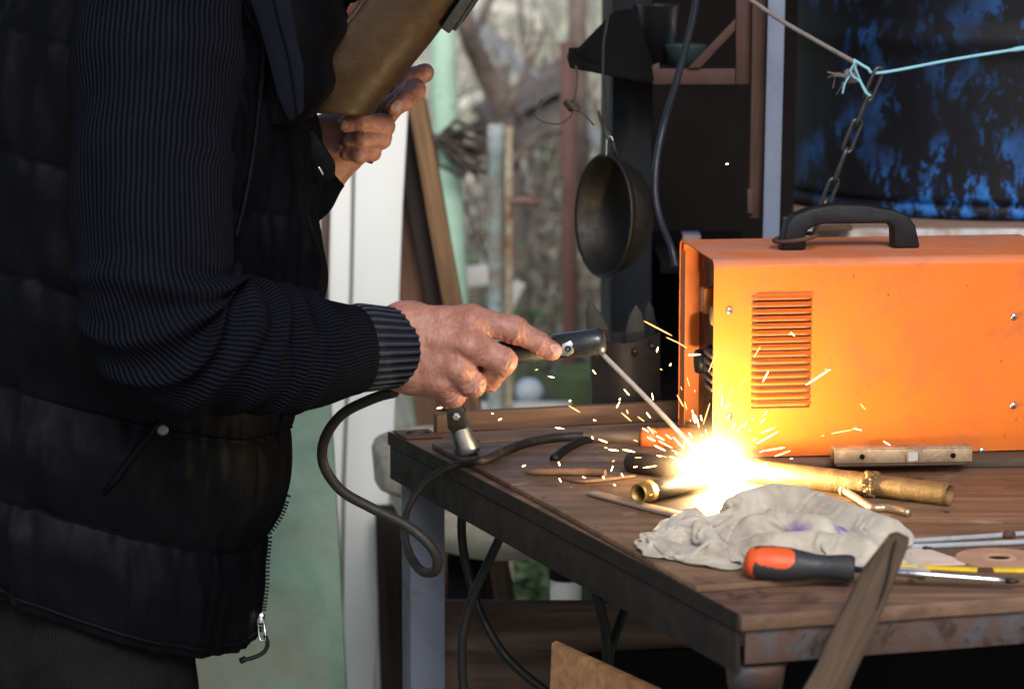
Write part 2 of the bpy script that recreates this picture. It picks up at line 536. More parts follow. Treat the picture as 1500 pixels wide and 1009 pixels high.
b = MB(); p0 = PY(727, 182, 6.0); b.lathe([(0, .002), (0, .016), (.004, .019), (.06, .019), (.062, .017), (p0.z, .018)], frame(p0, (0, 0, -1), (1, 0, 0)), 18)
tag(b.build("fence_pipe", M_pale_rust, smooth=True), "pale blue pipe post with rust streaks and a capped top", "pipe")
b = MB(); p0 = PY(745, 186, 6.02); b.box((p0.x, p0.y, p0.z / 2), (.017, .02, p0.z))
tag(b.build("rusty_flat_bar", paint("flaking_rust", srgb(206, 196, 168), .7, dirt=srgb(140, 88, 56), dirt_amt=(.45, .6), scale=8), bevel=.002, jit=.001), "flaking rusty flat bar fixed beside the pale pipe post", "bar")
b = MB(); q = PY(748, 295, 5.98); b.tube([q, q + Vector((.03, 0, .002)), q + Vector((.062, 0, -.004))], [.009, .008, .010], 10); b.tube([q + Vector((.045, 0, .004)), q + Vector((.045, 0, .022))], .005, 8)
tag(b.build("tap_stub", paint("reddish_tap", srgb(150, 118, 108), .6, scale=20), smooth=True), "reddish tap stub sticking out of the rusty flat bar", "tap")
b = MB(); p0 = PY(832, 62, 7.0); b.tube([p0, PY(834, 300, 7.0), Vector((PY(838, 600, 7).x, 7.0, 0))], [.021, .021, .022], 14)
tag(b.build("post", M_red_pole, smooth=True), "reddish brown garden post with the thicket behind it", "post")
b = MB(); b.tube([PY(845, -60, 8.6), PY(846, 70, 8.6), PY(848, 300, 8.6)], [.026, .03, .032], 10)
tag(b.build("post", W_bark, smooth=True), "short dark post showing above the top of the reddish post", "post")
plank("diagonal_beam", PY(672, 30, 8.6), PY(775, 128, 8.6), .05, .05, M_grey_beam)
tag(bpy.data.objects["diagonal_beam"], "pale grey metal beam slanting down past the bare tree", "beam")
plank("diagonal_beam", PY(838, 170, 8.9), PY(905, 255, 8.9), .045, .04, M_grey_beam)
tag(bpy.data.objects["diagonal_beam.001"], "grey metal beam slanting behind the hanging bowl", "beam")
for i, (a, e, wd, lab) in enumerate((((702, 178), (838, 104), .09, "topmost dark weathered plank of the slanting heap"), ((698, 206), (842, 140), .10, "middle dark weathered plank of the slanting heap"),
                                     ((745, 205), (838, 165), .08, "lowest dark weathered plank of the slanting heap"))):
    o = plank("weathered_plank", PY(*a, 8.4 + .05 * i), PY(*e, 8.7), wd, .03, wood("old_plank", srgb(72, 68, 68), srgb(128, 122, 118)), up=(0, -1, .3), jit=.004)
    tag(o, lab, "plank", "heap of dark planks in the garden")
o = plank("lath", PY(690, 2, 15), PY(800, 26, 15), .05, .02, M_white_wood, up=(0, -1, 0)); tag(o, "cream lath crossing the top of the garden view", "lath")
o = plank("lath", PY(672, 152, 9.6), PY(722, 146, 9.6), .05, .02, M_white_wood, up=(0, -1, 0)); tag(o, "short cream lath left of the slanting planks", "lath")
o = plank("lath", PY(658, 407, 6.9), PY(716, 401, 6.9), .048, .02, M_white_wood, up=(0, -1, 0)); tag(o, "short white lath showing between the green pole and the pale pipe", "lath")
o = plank("lath", PY(735, 470, 6.6), PY(762, 412, 6.6), .026, .02, M_white_wood, up=(0, -1, 0)); tag(o, "slanting white lath just above the index finger", "lath")
o = plank("lath", PY(675, 604, 6.2), PY(836, 604, 6.2), .05, .02, M_white_wood, up=(0, -1, 0)); tag(o, "broad cream lath low down behind the tool handle", "lath")
o = plank("lath", PY(690, 95, 18), PY(900, 75, 18), .09, .03, paint("faded_pink_lath", srgb(176, 150, 135), .7), up=(0, -1, 0)); tag(o, "faded pinkish lath running across behind the posts", "lath")
# pale stones on the rise
def stone(name, c, s, mat, lab, cat):
    bm = bmesh.new(); bmesh.ops.create_icosphere(bm, subdivisions=3, radius=1)
    for q in bm.verts:
        n = mnoise.noise(q.co * 1.4 + Vector(c)) * .35 + mnoise.noise(q.co * 4 + Vector(c)) * .08
        q.co = Vector((q.co.x * s[0], q.co.y * s[1], q.co.z * s[2])) * (1 + n) + Vector(c)
    me = bpy.data.meshes.new(name); bm.to_mesh(me); bm.free()
    me.polygons.foreach_set('use_smooth', [True] * len(me.polygons))
    return tag(link(name, me, mat), lab, cat)
M_stone = paint("pale_stone", srgb(205, 190, 165), .85, dirt=srgb(140, 120, 98), scale=4)
for (u, v, Y, s, lab) in ((676, 186, 19.0, .18, "largest cream stone on the rise beside the mint pole"), (690, 222, 16.5, .13, "cream stone just above the wire tie"),
                          (672, 122, 24, .2, "small pale stone high on the rise behind the mint pole")):
    c = PY(u, v, Y); stone("stone", (c.x, c.y, c.z), (s, s, s * .85), M_stone, lab, "stone")
    b = MB(); b.tube([Vector((c.x, c.y, 0)), Vector((c.x, c.y, c.z - s * .3))], [s * .9, s * .55], 10)
    tag(b.build("rubble_heap", M_stone, jit=.03, jscale=4), "rubble carrying the " + lab, "rubble")
# white ball and green bin low behind the tool handle
c = PY(775, 574, 6.9)
bm = bmesh.new(); bmesh.ops.create_uvsphere(bm, u_segments=24, v_segments=16, radius=.034)
bmesh.ops.translate(bm, verts=bm.verts, vec=c); me = bpy.data.meshes.new("ball"); bm.to_mesh(me); bm.free()
me.polygons.foreach_set('use_smooth', [True] * len(me.polygons))
tag(link("ball", me, paint("white_ball_plastic", (.75, .8, .85), .4)), "small white ball on a box behind the tool handle", "ball")
b = MB(); b.box((c.x, c.y + .03, (c.z - .03) / 2), (.24, .2, c.z - .036))
tag(b.build("box", wood("grey_box_wood", srgb(60, 52, 46), srgb(105, 95, 88)), bevel=.004), "grey wooden box the white ball lies on", "box")  # box in its own grey-brown wood tone
c = PY(850, 560, 6.6)
b = MB(); M_ = frame((c.x + .02, c.y, 0), (0, 0, 1), (1, 0, 0)); b.lathe([(0, .002), (0, .075), (c.z + .02, .085), (c.z + .03, .09), (c.z + .03, .08), (.05, .07)], M_, 28)
tag(b.build("bin", paint("olive_bin_plastic", srgb(98, 112, 76), .6, dirt=srgb(84, 92, 66), scale=6), smooth=True), "olive green bin beyond the bench left of the tool rack", "bin")

# ================================================================== BOARDS BEHIND THE BENCH
M_white_board = paint("white_board_paint", (.70, .715, .71), .55, dirt=(.52, .52, .50), dirt_amt=(.62, .95), scale=3, var=.03, bumpk=.1)
def board(name, pxs, Y, th, mat, lab, cat, Yb=None, bevel=.003, group=None):
    pts = [PY(u, v, Y if Yb is None else Y + (Yb - Y) * (v / 1009.0)) for u, v in pxs]
    b = MB().prism(pts, (0, th, 0))
    return tag(b.build(name, mat, bevel=bevel), lab, cat, group)
gnd = lambda Y: CV + 0 + (1.68 / Y * FPX - 669.5)      # rough photo row of the ground at depth Y
board("white_board", [(438, 60), (518, 60), (512, 420), (500, 700), (492, 1310), (438, 1310)], 4.9, .018, M_white_board, "narrow white painted board left of the dark seam", "board")
board("white_board", [(524, 60), (601, 105), (590, 300), (577, 640), (549, 1000), (540, 1310), (497, 1310), (506, 700), (517, 420)], 4.9, .018, M_white_board, "broad white painted board behind the cuff and cable loop", "board")
o = plank("seam_batten", PY(521, 40, 4.93), PY(494, 1300, 4.93), .06, .02, paint("grey_batten", srgb(120, 122, 124), .7), up=(0, -1, 0)); tag(o, "grey batten in the gap between the two white boards", "batten")
o = plank("brown_edge_board", PY(481, 150, 4.88), PY(470, 800, 4.88), .014, .03, M_wood_dark, up=(0, -1, 0)); tag(o, "narrow dark brown strip along the left edge of the white boards", "strip")
m = Mat("green_board_paint")
n1 = m.noise(7, 7, .65, .4); n2 = m.noise(3, 5, .6, .3, loc=(4, 4, 4))
col = m.ramp(n1, [(.3, srgb(100, 126, 112)), (.52, srgb(126, 154, 138)), (.72, srgb(148, 170, 156))])
col = m.mix(m.ramp(n2, [(.5, 0.), (.72, .7)]), col, srgb(146, 132, 114))
m.set(Base_Color=col, Roughness=.6); m.bump(m.noise(60, 5, .6), .3, .001)
board("green_board", [(120, 470), (484, 470), (485, 600), (496, 780), (511, 1080), (517, 1400), (120, 1400)], 4.5, .02, m.m, "scuffed grey green board behind the welder's waist", "board")

# leaning planks right of the white board
def lean(name, top, bot, Yt, Yb, wid, th, mat, lab, grp, up=(0, -1, 0)):
    o = plank(name, PY(bot[0], bot[1], Yb), PY(top[0], top[1], Yt), wid, th, mat, up=up, bevel=.003)
    return tag(o, lab, "plank", grp)
G = "planks leaning between the white board and the garden"
M_lp1 = wood("leaning_plank_a", srgb(92, 66, 44), srgb(150, 116, 80), grain=40)
M_lp2 = wood("leaning_plank_b", srgb(84, 58, 44), srgb(130, 96, 74), grain=40)
M_lp3 = wood("leaning_plank_c", srgb(24, 18, 16), srgb(52, 38, 32), grain=40)
lean("leaning_plank", (612, 150), (819, 1316), 5.1, 4.62, .033, .04, M_lp1, "light brown leaning plank nearest the mint green pole", G)
lean("leaning_plank", (592, 150), (805, 1316), 5.16, 4.66, .05, .02, M_lp3, "dark strip standing in for the shaded side of the light brown plank", G)  # separate dark board painted as the light brown plank's shaded side
lean("leaning_plank", (598, 215), (744, 1310), 5.22, 4.70, .10, .02, M_lp2, "wide brown leaning plank seen under the cuff", G)
lean("leaning_plank", (571, 738), (582, 1120), 4.86, 4.8, .05, .02, M_lp3, "short blackened plank standing against the white board low down", G)
lean("leaning_plank", (588, 660), (600, 1120), 4.9, 4.84, .022, .02, M_lp2, "narrow brown plank low behind the bench leg", G)

# ================================================================== SHED ON THE RIGHT
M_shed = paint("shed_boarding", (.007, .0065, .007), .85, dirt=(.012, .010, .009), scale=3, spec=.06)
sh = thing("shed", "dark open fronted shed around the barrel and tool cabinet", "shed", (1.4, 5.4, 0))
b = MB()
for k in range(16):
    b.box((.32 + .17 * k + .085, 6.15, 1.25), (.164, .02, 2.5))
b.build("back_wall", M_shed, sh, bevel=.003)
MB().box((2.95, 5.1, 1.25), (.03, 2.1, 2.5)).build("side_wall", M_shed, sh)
MB().prism([(.38, 3.7, 2.32), (.38, 6.4, 2.50), (.38, 6.4, 2.55), (.38, 3.7, 2.37)], (2.7, 0, 0)).build("shade_roof", M_shed, sh)  # out of view; edges placed to shade drum and cabinet, not the poles
# tool cabinet
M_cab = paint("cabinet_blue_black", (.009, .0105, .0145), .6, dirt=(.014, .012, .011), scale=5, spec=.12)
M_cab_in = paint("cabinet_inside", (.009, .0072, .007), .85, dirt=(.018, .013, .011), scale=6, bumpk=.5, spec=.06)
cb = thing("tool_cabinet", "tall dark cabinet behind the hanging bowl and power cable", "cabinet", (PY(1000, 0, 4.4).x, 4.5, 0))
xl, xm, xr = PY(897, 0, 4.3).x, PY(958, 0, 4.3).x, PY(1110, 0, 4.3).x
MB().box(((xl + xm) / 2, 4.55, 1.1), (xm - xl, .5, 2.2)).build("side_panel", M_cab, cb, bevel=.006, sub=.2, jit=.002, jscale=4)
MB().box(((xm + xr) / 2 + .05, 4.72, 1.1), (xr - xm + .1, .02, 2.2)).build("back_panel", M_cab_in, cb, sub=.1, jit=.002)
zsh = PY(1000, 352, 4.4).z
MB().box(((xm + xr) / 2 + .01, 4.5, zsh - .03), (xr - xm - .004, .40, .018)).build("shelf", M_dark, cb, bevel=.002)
# added blocks on that shelf, standing in for small bright window spots
c = PY(1012, 341, 4.45)
b = MB().box((c.x, c.y, zsh - .021 + .013), (.028, .05, .026)); o = b.build("lightspot", paint("blue_spot_tint", srgb(92, 130, 190), .6, dirt=srgb(150, 110, 90), dirt_amt=(.45, .5), scale=30), bevel=.001)
tag(o, "small blue and brown matchbox standing in for a small window spot", "lightspot")
c = PY(1052, 345, 4.45)
b = MB().prism([(c.x - .015, c.y, zsh - .0205), (c.x + .014, c.y, zsh - .0205), (c.x - .012, c.y, zsh - .008)], (0, .02, 0)); o = b.build("white_spot", paint("white_spot_tint", (.75, .77, .8), .7))
tag(o, "small white wedge standing in for a bright window spot", "paper")

# bracket shelf at the top of the cabinet
M_redbr = paint("red_lead_paint", srgb(68, 42, 36), .75, dirt=srgb(42, 29, 27), chips=srgb(76, 58, 50), chip_thr=(.66, .7), scale=12)
br = thing("shelf_bracket", "reddish painted angle iron bracket with a diagonal brace", "bracket", PY(1085, 125, 4.22))
Yb = 4.2
def bar_px(b, pts, Y, d):
    b.prism([PY(u, v, Y) for u, v in pts], (0, d, 0))
b = MB(); bar_px(b, [(1078, -60), (1101, -60), (1101, 124), (1078, 124)], Yb, .006); b.build("upright", M_redbr, br, bevel=.001)
b = MB(); bar_px(b, [(953, 97), (966, 92), (966, 101), (1077, 101), (1077, 124), (955, 124)], Yb, .005); bar_px(b, [(957, 112), (1077, 112), (1077, 124), (957, 124)], Yb + .006, .10); b.build("arm", M_redbr, br, bevel=.001)
b = MB(); bar_px(b, [(1008, 100), (1077, 28), (1077, 45), (1026, 100)], Yb - .006, .005); b.build("brace", M_redbr, br, bevel=.001)
# black tray-like shelf sticking out to the left
b = MB()
b.prism([PY(833, 72, 4.1), PY(848, 72, 4.1), PY(900, 18, 4.15), PY(930, 14, 4.2), PY(958, 96, 4.2), PY(957, 122, 4.2), PY(910, 112, 4.15), PY(834, 96, 4.1)], (0, .03, 0))
b.prism([PY(834, 88, 4.09), PY(958, 110, 4.19), PY(957, 124, 4.19), PY(834, 100, 4.09)], (0, .18, 0))
tag(b.build("wall_shelf", M_dark, bevel=.003, jit=.001), "black sheet metal shelf jutting out over the hanging bowl", "shelf")
# plastic cup and teal dish on it
M_cup = Mat("clouded_plastic"); M_cup.set(Base_Color=(.04, .045, .05), Roughness=.4, Transmission_Weight=.75, IOR=1.2); M_cup.bump(M_cup.noise(40), .2, .001)
c = PY(962, 94, 4.3); hgt = px(84, 4.3)
b = MB(); M_ = frame(c, (0, 0, 1), (1, 0, 0))
b.lathe([(0, .001), (0, px(24, 4.3)), (hgt, px(32, 4.3)), (hgt + .003, px(34, 4.3)), (hgt + .003, px(32, 4.3)), (hgt, px(31, 4.3)), (.003, px(23, 4.3)), (.003, .001)], M_, 28)
tag(b.build("plastic_cup", M_cup.m, smooth=True), "clouded plastic cup standing on the black shelf", "cup")
c = PY(1004, 98, 4.27)
b = MB(); b.lathe([(0, .001), (0, .026), (.03, .031), (.033, .031), (.033, .027), (.004, .022), (.004, .001)], frame(c, (0, 0, 1), (1, 0, 0)), 24)
tag(b.build("teal_dish", paint("teal_plastic", srgb(20, 40, 42), .7), smooth=True), "small teal plastic pot behind the diagonal brace", "pot")

# brown plank and blue grey angle post
o = plank("cabinet_plank", PY(1107, 318, 4.2), PY(1114, -60, 4.2), px(24, 4.2), .02, wood("cabinet_plank", srgb(56, 38, 32), srgb(84, 60, 50)), up=(0, -1, 0)); tag(o, "reddish brown upright plank beside the blue grey post", "plank")
o = plank("cabinet_plank", PY(1098, 312, 4.18), PY(1098, 276, 4.18), px(9, 4.2), .012, M_redbr, up=(0, -1, 0)); tag(o, "short reddish offcut at the foot of the upright plank", "offcut")
M_bg = paint("blue_grey_paint", srgb(96, 104, 124), .55, dirt=srgb(72, 72, 80), chips=srgb(88, 70, 60), chip_thr=(.69, .72), scale=7)
t = thing("angle_post", "blue grey painted steel angle post right of the tool cabinet", "post", Vector((PY(1130, 600, 4.15).x, 4.15, 0)))
b = MB()
p = [PY(1124, -80, 4.15), PY(1148, -80, 4.15), PY(1139, 430, 4.15), PY(1118, 430, 4.15)]
p += []
b.prism([PY(1127, -80, 4.15), PY(1152, -80, 4.15), PY(1141, 360, 4.15), Vector((PY(1136, 600, 4.15).x, 4.15, 0)), Vector((PY(1114, 600, 4.15).x, 4.15, 0)), PY(1117, 360, 4.15)], (0, .004, 0))
b.build("flange", M_bg, t, bevel=.0012)
b = MB(); b.prism([PY(1148.5, -80, 4.1505), PY(1152.5, -80, 4.1505), PY(1141.5, 360, 4.1505), Vector((PY(1136.5, 600, 4.15).x, 4.1505, 0)), Vector((PY(1133, 600, 4.15).x, 4.1505, 0)), PY(1138, 360, 4.1505)], (0, .035, 0))
bmesh_dummy = b.build("web", M_bg, t, bevel=.0012)

# barrel on its stand
m = Mat("blue_drum_paint")
n1 = m.noise(13, 10, .74, .2, (1, 1, .6)); n2 = m.noise(2.2, 4, .5, .2, loc=(1.5, 0, .4))
patch = m.math('MULTIPLY', m.ramp(n1, [(.515, 0.), (.545, 1.)]), m.ramp(n2, [(.40, 0.), (.55, 1.)]))
fine = m.ramp(m.noise(30, 6, .7, .3, (1, 1, .35), loc=(2, 2, 2)), [(.58, 0.), (.64, .8)])
patch = m.math('MAXIMUM', patch, m.math('MULTIPLY', fine, m.ramp(n2, [(.33, 0.), (.55, .8)])))
col = m.mix(patch, m.ramp(n1, [(.3, (.004, .0043, .0065)), (.7, (.010, .0105, .015))]), m.ramp(n1, [(.5, (.018, .11, .38)), (.75, (.05, .24, .68))]))
m.set(Base_Color=col, Roughness=.6, Specular_IOR_Level=.2); m.bump(patch, .3, .001); m.bump(m.noise(50), .2, .001)
R = px(320, 5.0)
cx, cy = (1462 - CU) * 5.0 / FPX, 5.0 + .02
zb = PY(1420, 326, 5.0 - R).z
dr = thing("steel_drum", "large dark steel drum with flaking blue paint", "drum", (cx, cy, zb))
prof = [(0, R - .03), (0, R - .004), (.006, R + .004), (.018, R + .004), (.024, R - .002)]
ztop = .92
for k in range(60):
    z = .024 + (ztop - .024) * k / 59
    rr = R - .002 + sum(.012 * math.exp(-((z - zz) / .012) ** 2) for zz in (.29, .61))
    prof.append((z, rr))
prof += [(ztop + .006, R + .005), (ztop + .018, R + .005), (ztop + .018, R - .01), (ztop, R - .012), (ztop, .001)]
MB().lathe(prof, frame((cx, cy, zb), (0, 0, 1), (1, 0, 0)), 96).build("shell", m.m, dr, smooth=True)
M_beam = paint("rusty_white_beam", srgb(176, 178, 178), .65, dirt=srgb(136, 96, 72), dirt_amt=(.42, .64), chips=srgb(100, 60, 42), chip_scale=20, chip_thr=(.62, .66), scale=9)
st = thing("drum_stand", "rusty white steel beam carrying the blue drum", "stand", (cx, 4.7, 0))
p0 = PY(1180, 331, 4.55); 
MB().box((cx + .03, 4.56, zb - .024), (.86, .02, .042)).build("front_beam", M_beam, st, bevel=.002)
b = MB(); b.box((cx + .03, 5.02, zb - .014), (.86, .9, .024)); b.build("deck", paint("rust_deck", srgb(120, 96, 82), .8, dirt=srgb(80, 54, 42), scale=12), st, bevel=.002)
for sx in (-.38, .42):
    for sy in (4.6, 5.4):
        MB().box((cx + sx, sy, (zb - .046) / 2), (.05, .05, zb - .046)).build("leg", M_beam, st, bevel=.002)
o = plank("packing_strip", PY(1196, 328, 4.53), PY(1248, 327, 4.53), .02, .008, M_iron_rust); o.location.z = zb - .003; tag(o, "short rusty packing strip on the drum stand behind the handle", "strip")

# added black sheet standing in for the shade under the bench
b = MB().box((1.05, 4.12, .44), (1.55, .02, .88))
tag(b.build("underbench_shade", M_dark, sub=.2, jit=.004), "black sheet standing in for the shade under the bench", "sheet")
# ================================================================== WORK BENCH
F = PZ(1085, 899, T); Lc = PZ(575, 634, T); Rr = PZ(1500, 870, T)
eF = (Rr - F).normalized(); eL = (Lc - F).normalized()
WID = 1.15; DEP = (Lc - F).length
TB = lambda a, b, z=T: Vector((F.x, F.y, 0)) + eF * a + eL * b + Vector((0, 0, z))   # a along the front, b towards the back
TZ = T + .0075                                # top of the plywood sheet
M_rail = paint("bench_rail_paint", (.022, .018, .017), .65, dirt=(.045, .028, .02), dirt_amt=(.45, .75), chips=(.03, .032, .042), chip_scale=13, chip_thr=(.62, .7), scale=14, spec=.12, bumpk=.4)
M_legpaint = paint("bench_leg_paint", srgb(72, 79, 98), .5, dirt=srgb(70, 62, 62), chips=srgb(96, 62, 44), chip_scale=26, chip_thr=(.61, .66), scale=12, bumpk=.4)
M_rustleg = paint("rusted_leg_paint", srgb(62, 72, 84), .65, dirt=srgb(74, 48, 34), dirt_amt=(.34, .52), chips=srgb(48, 32, 25), chip_scale=24, chip_thr=(.56, .62), scale=16, bumpk=.8)
tb = thing("work_bench", "old steel framed workbench with a scorched plywood top", "workbench", TB(.5, .45, 0))
b = MB(); b.prism([TB(-.002, -.007, T - .0165), TB(WID, -.007, T - .0165), TB(WID, DEP, T - .0165), TB(-.002, DEP, T - .0165)], (0, 0, .0160))
b.build("base_board", M_wood_table, tb, bevel=.0015, sub=.12, jit=.0012, jscale=9)
f0, f1 = PZ(1016, 868, T), PZ(1492, 858, T)
q = lambda P: ((P - F).dot(eF - eL * eF.dot(eL)) / (1 - eF.dot(eL) ** 2), (P - F).dot(eL - eF * eF.dot(eL)) / (1 - eF.dot(eL) ** 2))
a0, b0 = q(f0); a1, b1 = q(f1)
b = MB(); b.prism([TB(-.003, b0, T), TB(a1 * .5, b0 + .003, T), TB(a1, b1 - .002, T), TB(WID - .01, b1 + .02, T), TB(WID - .01, DEP - .12, T), TB(.012, DEP - .12, T), TB(.009, DEP * .5, T)], (0, 0, .0072))
b.build("plywood_sheet", wood("bench_sheet", srgb(92, 69, 52), srgb(142, 111, 86), srgb(164, 134, 106), grain=36, stains=[(6, .5, .75, srgb(84, 58, 42)), (30, .62, .7, srgb(56, 40, 32)), (11, .6, .75, srgb(172, 144, 120)), (70, .64, .70, srgb(60, 44, 38))], rough=.58), tb, bevel=.001)
# rails: top flange is flush, so the vertical web hangs just under the board
def rail(name, p, qd, h, th, mat, top=T - .0175):
    p, qd = Vector(p), Vector(qd)
    d = (qd - p).normalized(); n = Vector((-d.y, d.x, 0))
    b = MB(); b.prism([p - n * th / 2, qd - n * th / 2, qd + n * th / 2, p + n * th / 2], (0, 0, -h))
    for k in range(len(b.v)): b.v[k] = (b.v[k][0], b.v[k][1], b.v[k][2] + top)
    return b.build(name, mat, tb, bevel=.0015, sub=.1, jit=.0008)
rail("rail", TB(.0, .004, 0), TB(.0, DEP + .004, 0), .046, .006, M_rail)
rail("rail", TB(.006, .003, 0), TB(WID, .003, 0), .036, .006, M_rustleg)
rail("rail", TB(.006, DEP, 0), TB(WID, DEP, 0), .046, .006, M_rail)
# steel edge strip along the left side of the top
b = MB(); b.prism([TB(-.0045, -.002, T - .0165), TB(-.0025, -.002, T - .0165), TB(-.0025, DEP + .006, T - .0165), TB(-.0045, DEP + .006, T - .0165)], (0, 0, .0175)); b.build("edge_strip", M_rail, tb)
# legs
def leg(a, bb, round_, mat, r=.0275):
    c = TB(a, bb, 0); b = MB()
    if round_:
        b.tube([c + Vector((0, 0, z)) for z in (0, .3, .6, .8, T - .06)], r, 28)
        o = b.build("leg", mat, tb, smooth=True)
        return o
    M_ = frame(c, eF); b.box((0, 0, (T - .016) / 2), (.05, .05, T - .016), M_)
    return b.build("leg", mat, tb, bevel=.004)
leg(.034, .036, True, M_rustleg)
leg(.032, DEP - .028, False, M_legpaint)
leg(WID - .04, .036, True, M_rustleg); leg(WID - .04, DEP - .03, False, M_legpaint)
# welded corner gusset over the round leg
b = MB(); c = TB(.034, .036, 0)
b.tube([c + Vector((0, 0, T - .085)), c + Vector((0, 0, T - .068)), c + Vector((0, 0, T - .06))], [.0285, .031, .0335], 28)
b.build("weld_collar", M_rustleg, tb, smooth=True, jit=.0015, jscale=60)
# raised wooden lath along the back edge and second lath in front of it
o = plank("edge_lath", TB(.055, DEP - .012, T + .0005), TB(.62, DEP - .004, T + .0005), .018, .026, M_wood_brown, parent=tb, jit=.0012)
o = plank("edge_lath", TB(.075, DEP - .10, T + .0005), TB(.66, DEP - .095, T + .0005), .07, .009, M_wood_table, parent=tb, jit=.001)
# corner plate with an oval slot
b = MB(); b.prism([TB(.0, DEP - .055, T + .0005), TB(.05, DEP - .055, T + .0005), TB(.05, DEP, T + .0005), TB(.0, DEP, T + .0005)], (0, 0, .003)); b.build("corner_plate", M_iron_rust, tb, bevel=.001)
b = MB(); M_ = frame(TB(.026, DEP - .026, T + .0036), eF); b.tube([M_ @ Vector((math.cos(t_) * .016, math.sin(t_) * .009, 0)) for t_ in np.linspace(0, 6.283, 20)[:-1]], .0018, 6, close=True); b.build("slot_rim", M_steel_dark, tb, smooth=True)

# ------------------------------------------------------------------ crate board, offcut, stake below
p0, p1 = PY(630, 884, 3.95), PY(1090, 880, 3.80)
o = board("crate_plank", [(628, 881), (1010, 884), (1100, 900), (1100, 946), (862, 956), (862, 1630), (628, 1630)], 3.92, .02, M_wood_dark, "wide dark plank lying on edge under the bench", "plank")
b = MB(); ang = [PY(808, 941, 3.3), PY(962, 1012, 3.05), Vector((PY(1060, 1120, 3.05).x, 3.05, .004)), Vector((PY(770, 1120, 3.3).x, 3.3, .004))]
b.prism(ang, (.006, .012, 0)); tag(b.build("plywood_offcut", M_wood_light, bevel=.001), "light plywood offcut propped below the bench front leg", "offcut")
b = MB(); b.prism([PY(862, 958, 3.9), PY(1080, 948, 3.9), PY(1080, 1250, 3.9), PY(862, 1250, 3.9)], (0, .01, 0)); tag(b.build("plank_shade_panel", M_dark), "black panel standing in for the shade under the dark plank", "panel")  # added black panel, painted shade for the hollow below the plank

M_stake = wood("stake_wood", srgb(50, 40, 34), srgb(98, 78, 62), srgb(120, 96, 76), grain=46, stains=[(9, .60, .70, srgb(150, 98, 58))], bumpk=.8)
top = PY(1310, 786, 2.62); bot = PY(1105, 1180, 2.55); 
o3 = [(1300, 786), (1313, 783), (1331, 792), (1330, 803), (1312, 850), (1291, 905), (1266, 960), (1225, 1050), (1160, 1180), (585, 2345), (500, 2345), (1080, 1180), (1150, 1060), (1196, 975), (1230, 905), (1262, 838)]
b = MB(); b.prism([PY(u, v, 2.80) for u, v in o3], (.004, .022, 0))
Ms_ = frame(PY(1165, 1180, 2.80), PY(1315, 786, 2.80) - PY(1120, 1180, 2.80), (0, -1, 0)); b.v = [tuple(Ms_.inverted() @ Vector(p_)) for p_ in b.v]
sk = b.build("wooden_stake", M_stake, None, Ms_, bevel=.002, sub=.03, jit=.0022, jscale=30)
tag(sk, "weathered pointed wooden stake leaning in front of the bench", "stake")
b = MB(); b.tube(pxpath([(1313, 790, 2.798), (1306, 812, 2.798), (1299, 850, 2.798), (1284, 893, 2.7985)], 4), [.0006] + [.0016] * 10 + [.0006] * 2, 6)
b.v = [tuple(Ms_.inverted() @ Vector(p_)) for p_ in b.v]; b.build("crack", paint("crack_dark", (.01, .008, .007), .9), sk, Ms_)

# ------------------------------------------------------------------ sink behind the bench
M_enamel = paint("old_enamel", srgb(182, 178, 170), .5, dirt=srgb(120, 104, 88), dirt_amt=(.45, .75), chips=srgb(70, 52, 40), chip_scale=10, chip_thr=(.66, .7), scale=6)
zr = PY(740, 655, 4.35).z
cs = Vector(((738 - CU) * 4.4 / FPX, 4.42, zr))
sk_ = thing("sink", "old oval enamel basin standing behind the bench corner", "sink", (cs.x, cs.y, zr - .19))
b = MB(); Ms = Matrix.Translation(cs) @ Matrix.Diagonal((1, .8, 1, 1)) @ frame((0, 0, 0), (0, 0, 1), (1, 0, 0))
prof = [(-.185, .03), (-.182, .075), (-.165, .125), (-.13, .162), (-.095, .178), (-.075, .182)]
b.lathe(prof, Ms, 64); b.build("bowl", M_enamel, sk_, smooth=True)
b = MB(); b.lathe([(-.076, .184), (-.074, .198), (-.064, .204), (-.012, .208), (-.002, .204), (0, .19), (-.004, .178), (-.02, .172), (-.10, .155), (-.15, .10), (-.165, .02)], Ms, 64); b.build("rim", paint("rim_enamel", srgb(168, 160, 150), .55, dirt=srgb(110, 84, 64), dirt_amt=(.4, .62), scale=7), sk_, smooth=True)
dp = PY(829, 845, 4.42)
b = MB(); M_ = frame((dp.x, 4.42, zr - .178), (0, 0, -1), (1, 0, 0)); b.lathe([(-.01, .030), (0, .034), (.006, .034), (.008, .03), (.014, .031), (.016, .029), (.046, .027), (.048, .001)], M_, 28); b.build("drain", M_black_plastic, sk_, smooth=True)
b = MB(); b.tube([(dp.x, 4.42, zr - .222), (dp.x, 4.42, .02)], .025, 20); b.build("waste_pipe", paint("white_pipe", (.7, .71, .7), .4, dirt=(.4, .38, .34), scale=8), sk_, smooth=True)
b = MB(); b.box((cs.x - .06, cs.y + .02, (zr - .19) / 2), (.06, .05, zr - .188)); b.build("pedestal", M_dark, sk_, bevel=.004)

